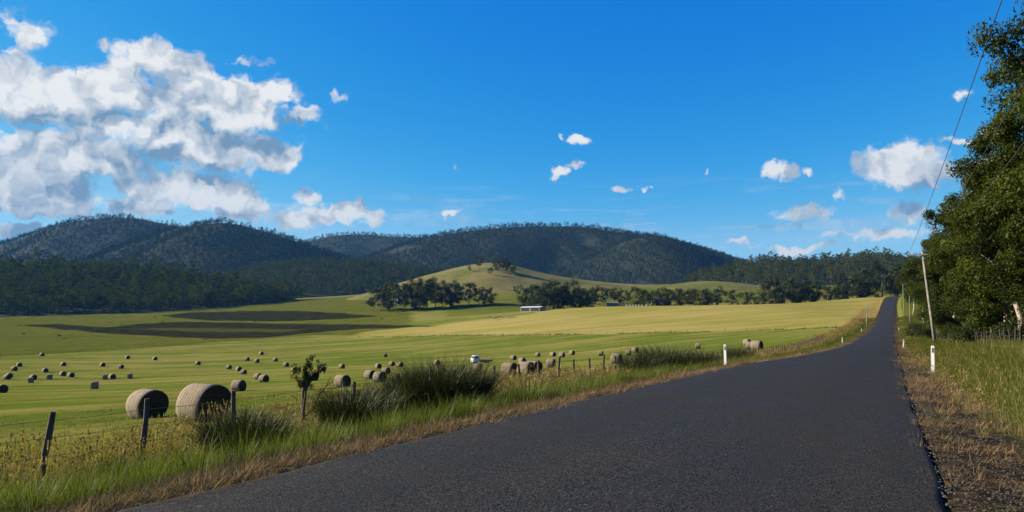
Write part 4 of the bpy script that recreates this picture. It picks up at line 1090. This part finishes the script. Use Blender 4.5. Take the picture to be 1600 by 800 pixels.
q_ = []
for (bx1, by1) in ((-18.6, 37), (-11.6, 27.5), (-34, 94), (-19, 84)):
    q_ += [(bx1 + rng.normal(0, 1.1), by1 + rng.normal(0, .9)) for _ in range(45)]
q_ = np.array(q_); n_ = len(q_)
scatter('loose_straw', np.stack([q_[:, 0], q_[:, 1], ground_z(q_[:, 0], q_[:, 1])], -1), rng.random(n_) * 6.28, .8 + .8 * rng.random(n_), rng.integers(0, 4, n_), straw_col, label='loose straw lying round the nearest hay bales')

# weeds along the far fence
def along(line, n, spread, col, nc, s0, s1, label, name, seed):
    r = np.random.default_rng(seed); line = np.array(line); i = r.integers(0, len(line) - 1, n); f = r.random(n)[:, None]
    q = line[i] * (1 - f) + line[i + 1] * f; q[:, :2] += r.normal(0, spread, (n, 2)); keep = fbm(q[:, 0] / 18, q[:, 1] / 18, 2) > -.15
    q = q[keep]; q[:, 2] = ground_z(q[:, 0], q[:, 1]); s = s0 + (s1 - s0) * r.random(len(q)) ** 2
    scatter(name, q, r.random(len(q)) * 6.28, s, r.integers(0, nc, len(q)), col, label=label)
along(far_b, 900, .35, mix_col, 4, 1.2, 3.0, 'rank weeds along the fence of the yellow paddock', 'fence_weeds', 71)
along(far_a, 500, .35, mix_col, 4, 1.0, 2.2, 'rank weeds along the valley floor fence', 'fence_weeds', 72)

# gravel on the right verge
m_stone = simple('verge_stone', (.050, .046, .042), .85, .5, 9.)
def stone_mesh(seed):
    r = np.random.default_rng(seed); t = (1 + 5 ** .5) / 2
    V = np.array([(-1, t, 0), (1, t, 0), (-1, -t, 0), (1, -t, 0), (0, -1, t), (0, 1, t), (0, -1, -t), (0, 1, -t), (t, 0, -1), (t, 0, 1), (-t, 0, -1), (-t, 0, 1)]) / 1.9
    F = [(0, 11, 5), (0, 5, 1), (0, 1, 7), (0, 7, 10), (0, 10, 11), (1, 5, 9), (5, 11, 4), (11, 10, 2), (10, 7, 6), (7, 1, 8), (3, 9, 4), (3, 4, 2), (3, 2, 6), (3, 6, 8), (3, 8, 9), (4, 9, 5), (2, 4, 11), (6, 2, 10), (8, 6, 7), (9, 8, 1)]
    return mesh('stone', V * (1 + r.normal(0, .16, (12, 1))) * np.array([1, .8, .6]), F, m_stone)
stone_col = protos('stone', [stone_mesh(k) for k in range(4)])
band('gravel', 2.80, 5.0, 2, 40, 300, stone_col, 4, .006, .018, 'loose dark gravel along the right road edge', ref=7, seed=8, grow=.6, dens=lambda l, t, x, y: np.clip(.6 + fbm(x / .6, y / .6, 2), .1, 1))
band('gravel', -3.5, -2.8, 2, 30, 90, stone_col, 4, .006, .016, 'loose gravel along the left road edge', ref=7, seed=9, grow=.6, dens=lambda l, t, x, y: sstep(-3.9, -3.1, l))

# ---- tussocks: strappy clumps, each a thing
def tussock(px, l, w, h, n, label, seed, dead=.12, loc=None):
    P = on_line(px, l) if loc is None else loc
    n = int(n * 1.6); n = int(n * 1.25); dead = dead * .8; parts_ = [blades(int(n * (1 - dead)), w * .35, h * .55, h * 1.28, .018, .28, .62, seed, 4, droop=.14), blades(int(n * dead), w * .36, h * .6, h * 1.3, .014, .36, .8, seed + 1, 4, droop=.2)]
    o = link('tussock', clump('tussock', [m_strap, m_strap_dead], parts_), None, P); tag(o, label, 'tussock', 'dark strappy tussocks on the left verge')
tussock(372, -9.6, 1.0, .95, 700, 'dark tussock partly hiding the third fence post', 800)
tussock(410, -8.9, 1.0, .85, 700, 'leaning dark tussock left of the little fence-line tree', 802)
tussock(548, -9.2, 1.0, 1.1, 900, 'spiky tussock right of the little fence-line tree', 804)
tussock(588, -9.3, .9, 1.05, 600, 'smaller tussock left of the largest tussock mass', 806, .2)
tussock(640, -9.4, 1.1, 1.3, 900, 'left tussock of the largest dark mass below the truck', 808, .2)
tussock(682, -8.9, 1.4, 1.45, 1700, 'largest dark tussock in the mass below the truck', 810)
tussock(722, -8.8, 1.2, 1.4, 1400, 'right tussock of the largest dark mass below the truck', 812, .1)
tussock(1000, -9.2, 2.0, 1.35, 1000, 'left of the two broad tussocks before the guide post', 814, .3)
tussock(1036, -8.7, 2.3, 1.5, 1500, 'right of the two broad dark tussocks before the guide post', 816, .1)
tussock(1100, -8.8, 1.8, 1.4, 800, 'small tussock just left of the guide post', 818, .2)
tussock(1152, -8.6, 2.0, 1.5, 800, 'small tussock just right of the guide post', 820, .15)

# ---- shrubs
m_shrub = leafy('dark_shrub_leaf', (.012, .024, .005), (.050, .066, .013), .2, .008)
def shrub(P, w, h, label, seed, n=5000, size=.06):
    r = np.random.default_rng(seed); root = link('shrub', None, None, P); tag(root, label, 'shrub')
    st = MB()
    cc = []
    for k in range(26):
        a = r.random() * 6.28; f = r.random() ** .6; q = np.array([math.cos(a) * w * .42 * f, math.sin(a) * w * .42 * f, h * (.15 + .75 * r.random() * (1 - .45 * f))]); cc.append(q)
        if k < 9: st.tube([(0, 0, -.1), q * [.4, .4, .6], q], [.05, .03, .012], 5, caps=False)
    V, F, rn = leaf_quads(cc, [w * .17] * 26, n // 26, size, r, 1.0, .4, -.4)
    link('stem', st.data('stem', m_bark), root); link('foliage', mesh('foliage', V, F, m_shrub, False, dict(rnd=rn)), root)
shrub(hit(1449, 531, 40, 200), 2.0, 2.5, 'dark upright shrub at the foot of the leaning pole', 850)
for i, (px, Y, w, h) in enumerate(((1512, 50, 2.4, 1.6), (1590, 38, 2.2, 1.4), (1560, 64, 3.2, 2.4), (1488, 74, 2.6, 2.0), (1535, 82, 3.4, 2.6), (1430, 118, 2.6, 2.4))):
    x = colx(px, Y); shrub((x, Y, float(ground_z(x, Y))), w, h, nth(i, 'low green bush') + ' along the fence under the gums', 860 + i, 3600, .07)

# ---- little wind-bent tree on the fence line
P = on_line(476, -11.0); root = link('fence_tree', None, None, P); root.scale = (.74, .74, .97); tag(root, 'little twisted tree with a dead side branch on the left fence line', 'tree')
tk_ = MB().tube([(0, 0, -.2), (.02, 0, .25), (.01, 0, .6), (.06, 0, .95), (.09, 0, 1.18)], [.045, .038, .034, .034, .028], 7)
tk_.tube([(-.05, .02, -.2), (-.03, .02, .3), (.03, .02, .65), (.07, .02, .98)], [.03, .026, .024, .02], 6)
for e in ((-.12, .0, 1.42), (.0, .05, 1.52), (.14, -.05, 1.50), (.30, 0, 1.50), (.22, .05, 1.38)): tk_.tube([(.09, 0, 1.12), (.06 + e[0] * .4, e[1], 1.28), e], [.022, .014, .006], 5)
link('trunk', tk_.data('trunk', m_post), root)
db = MB().tube([(.05, 0, .55), (.30, 0, .72), (.48, 0, 1.05), (.66, 0, 1.22), (.92, .02, 1.36)], [.018, .015, .012, .009, .004], 6)
for a, b in (((.48, 0, 1.05), (.78, 0, 1.08)), ((.30, 0, .72), (.62, .03, .84)), ((.62, .03, .84), (.95, .03, .70)), ((.66, 0, 1.22), (.80, 0, 1.42)), ((.48, 0, 1.05), (.5, 0, 1.2))): db.tube([a, ((a[0] + b[0]) / 2, 0, (a[2] + b[2]) / 2 + .03), b], [.010, .008, .003], 5)
link('dead_branch', db.data('dead_branch', m_post), root)
r = np.random.default_rng(77)
cc = [(-.14, 0, 1.42), (-.06, 0, 1.32), (.04, 0, 1.35), (.10, .05, 1.48), (.15, -.05, 1.40), (.02, 0, 1.56), (.12, 0, 1.62), (.17, 0, 1.76), (.22, 0, 1.36), (.32, 0, 1.48), (.44, 0, 1.52), (.54, 0, 1.58), (.02, .08, 1.26), (.18, .02, 1.28), (-.2, 0, 1.54)]
cc = [np.array(c_) + r.normal(0, .05, 3) for c_ in cc for _ in range(4)]
V, F, rn = leaf_quads(cc, [.085] * len(cc), 26, .034, r, 1.0, .28, -.6)
tw = MB()
for k in range(26):
    c_ = np.array(cc[k * 2]); d_ = r.normal(0, .07, 3) + np.array([.02, 0, .10]); tw.tube([c_ - d_ * .6, c_, c_ + d_], [.006, .005, .002], 4)
    V2, F2, rn2 = leaf_quads([c_ + d_ * .5, c_ + d_], [.035, .028], 10, .028, r, 1.2, .25, -.8)
    F = np.concatenate([F, F2 + len(V)]); V = np.concatenate([V, V2]); rn = np.concatenate([rn, rn2])
link('twigs', tw.data('twigs', m_post), root)
link('crown', mesh('crown', V, F, m_shrub, False, dict(rnd=rn)), root)

# ------------------------------------------------------------------ haze over the valley
m_haze, g = new_mat('haze'); pv = g.n.new('ShaderNodeVolumePrincipled')
pv.inputs['Color'].default_value = (.11, .42, 1.0, 1); pv.inputs['Density'].default_value = 2.8e-5; pv.inputs['Anisotropy'].default_value = .15
o_ = g.n.new('ShaderNodeOutputMaterial'); g.l.new(pv.outputs[0], o_.inputs['Volume'])
hz = link('haze', MB().box((0, 2560, 200), (4200, 2640, 260)).data('haze', m_haze)); tag(hz, kind='stuff')
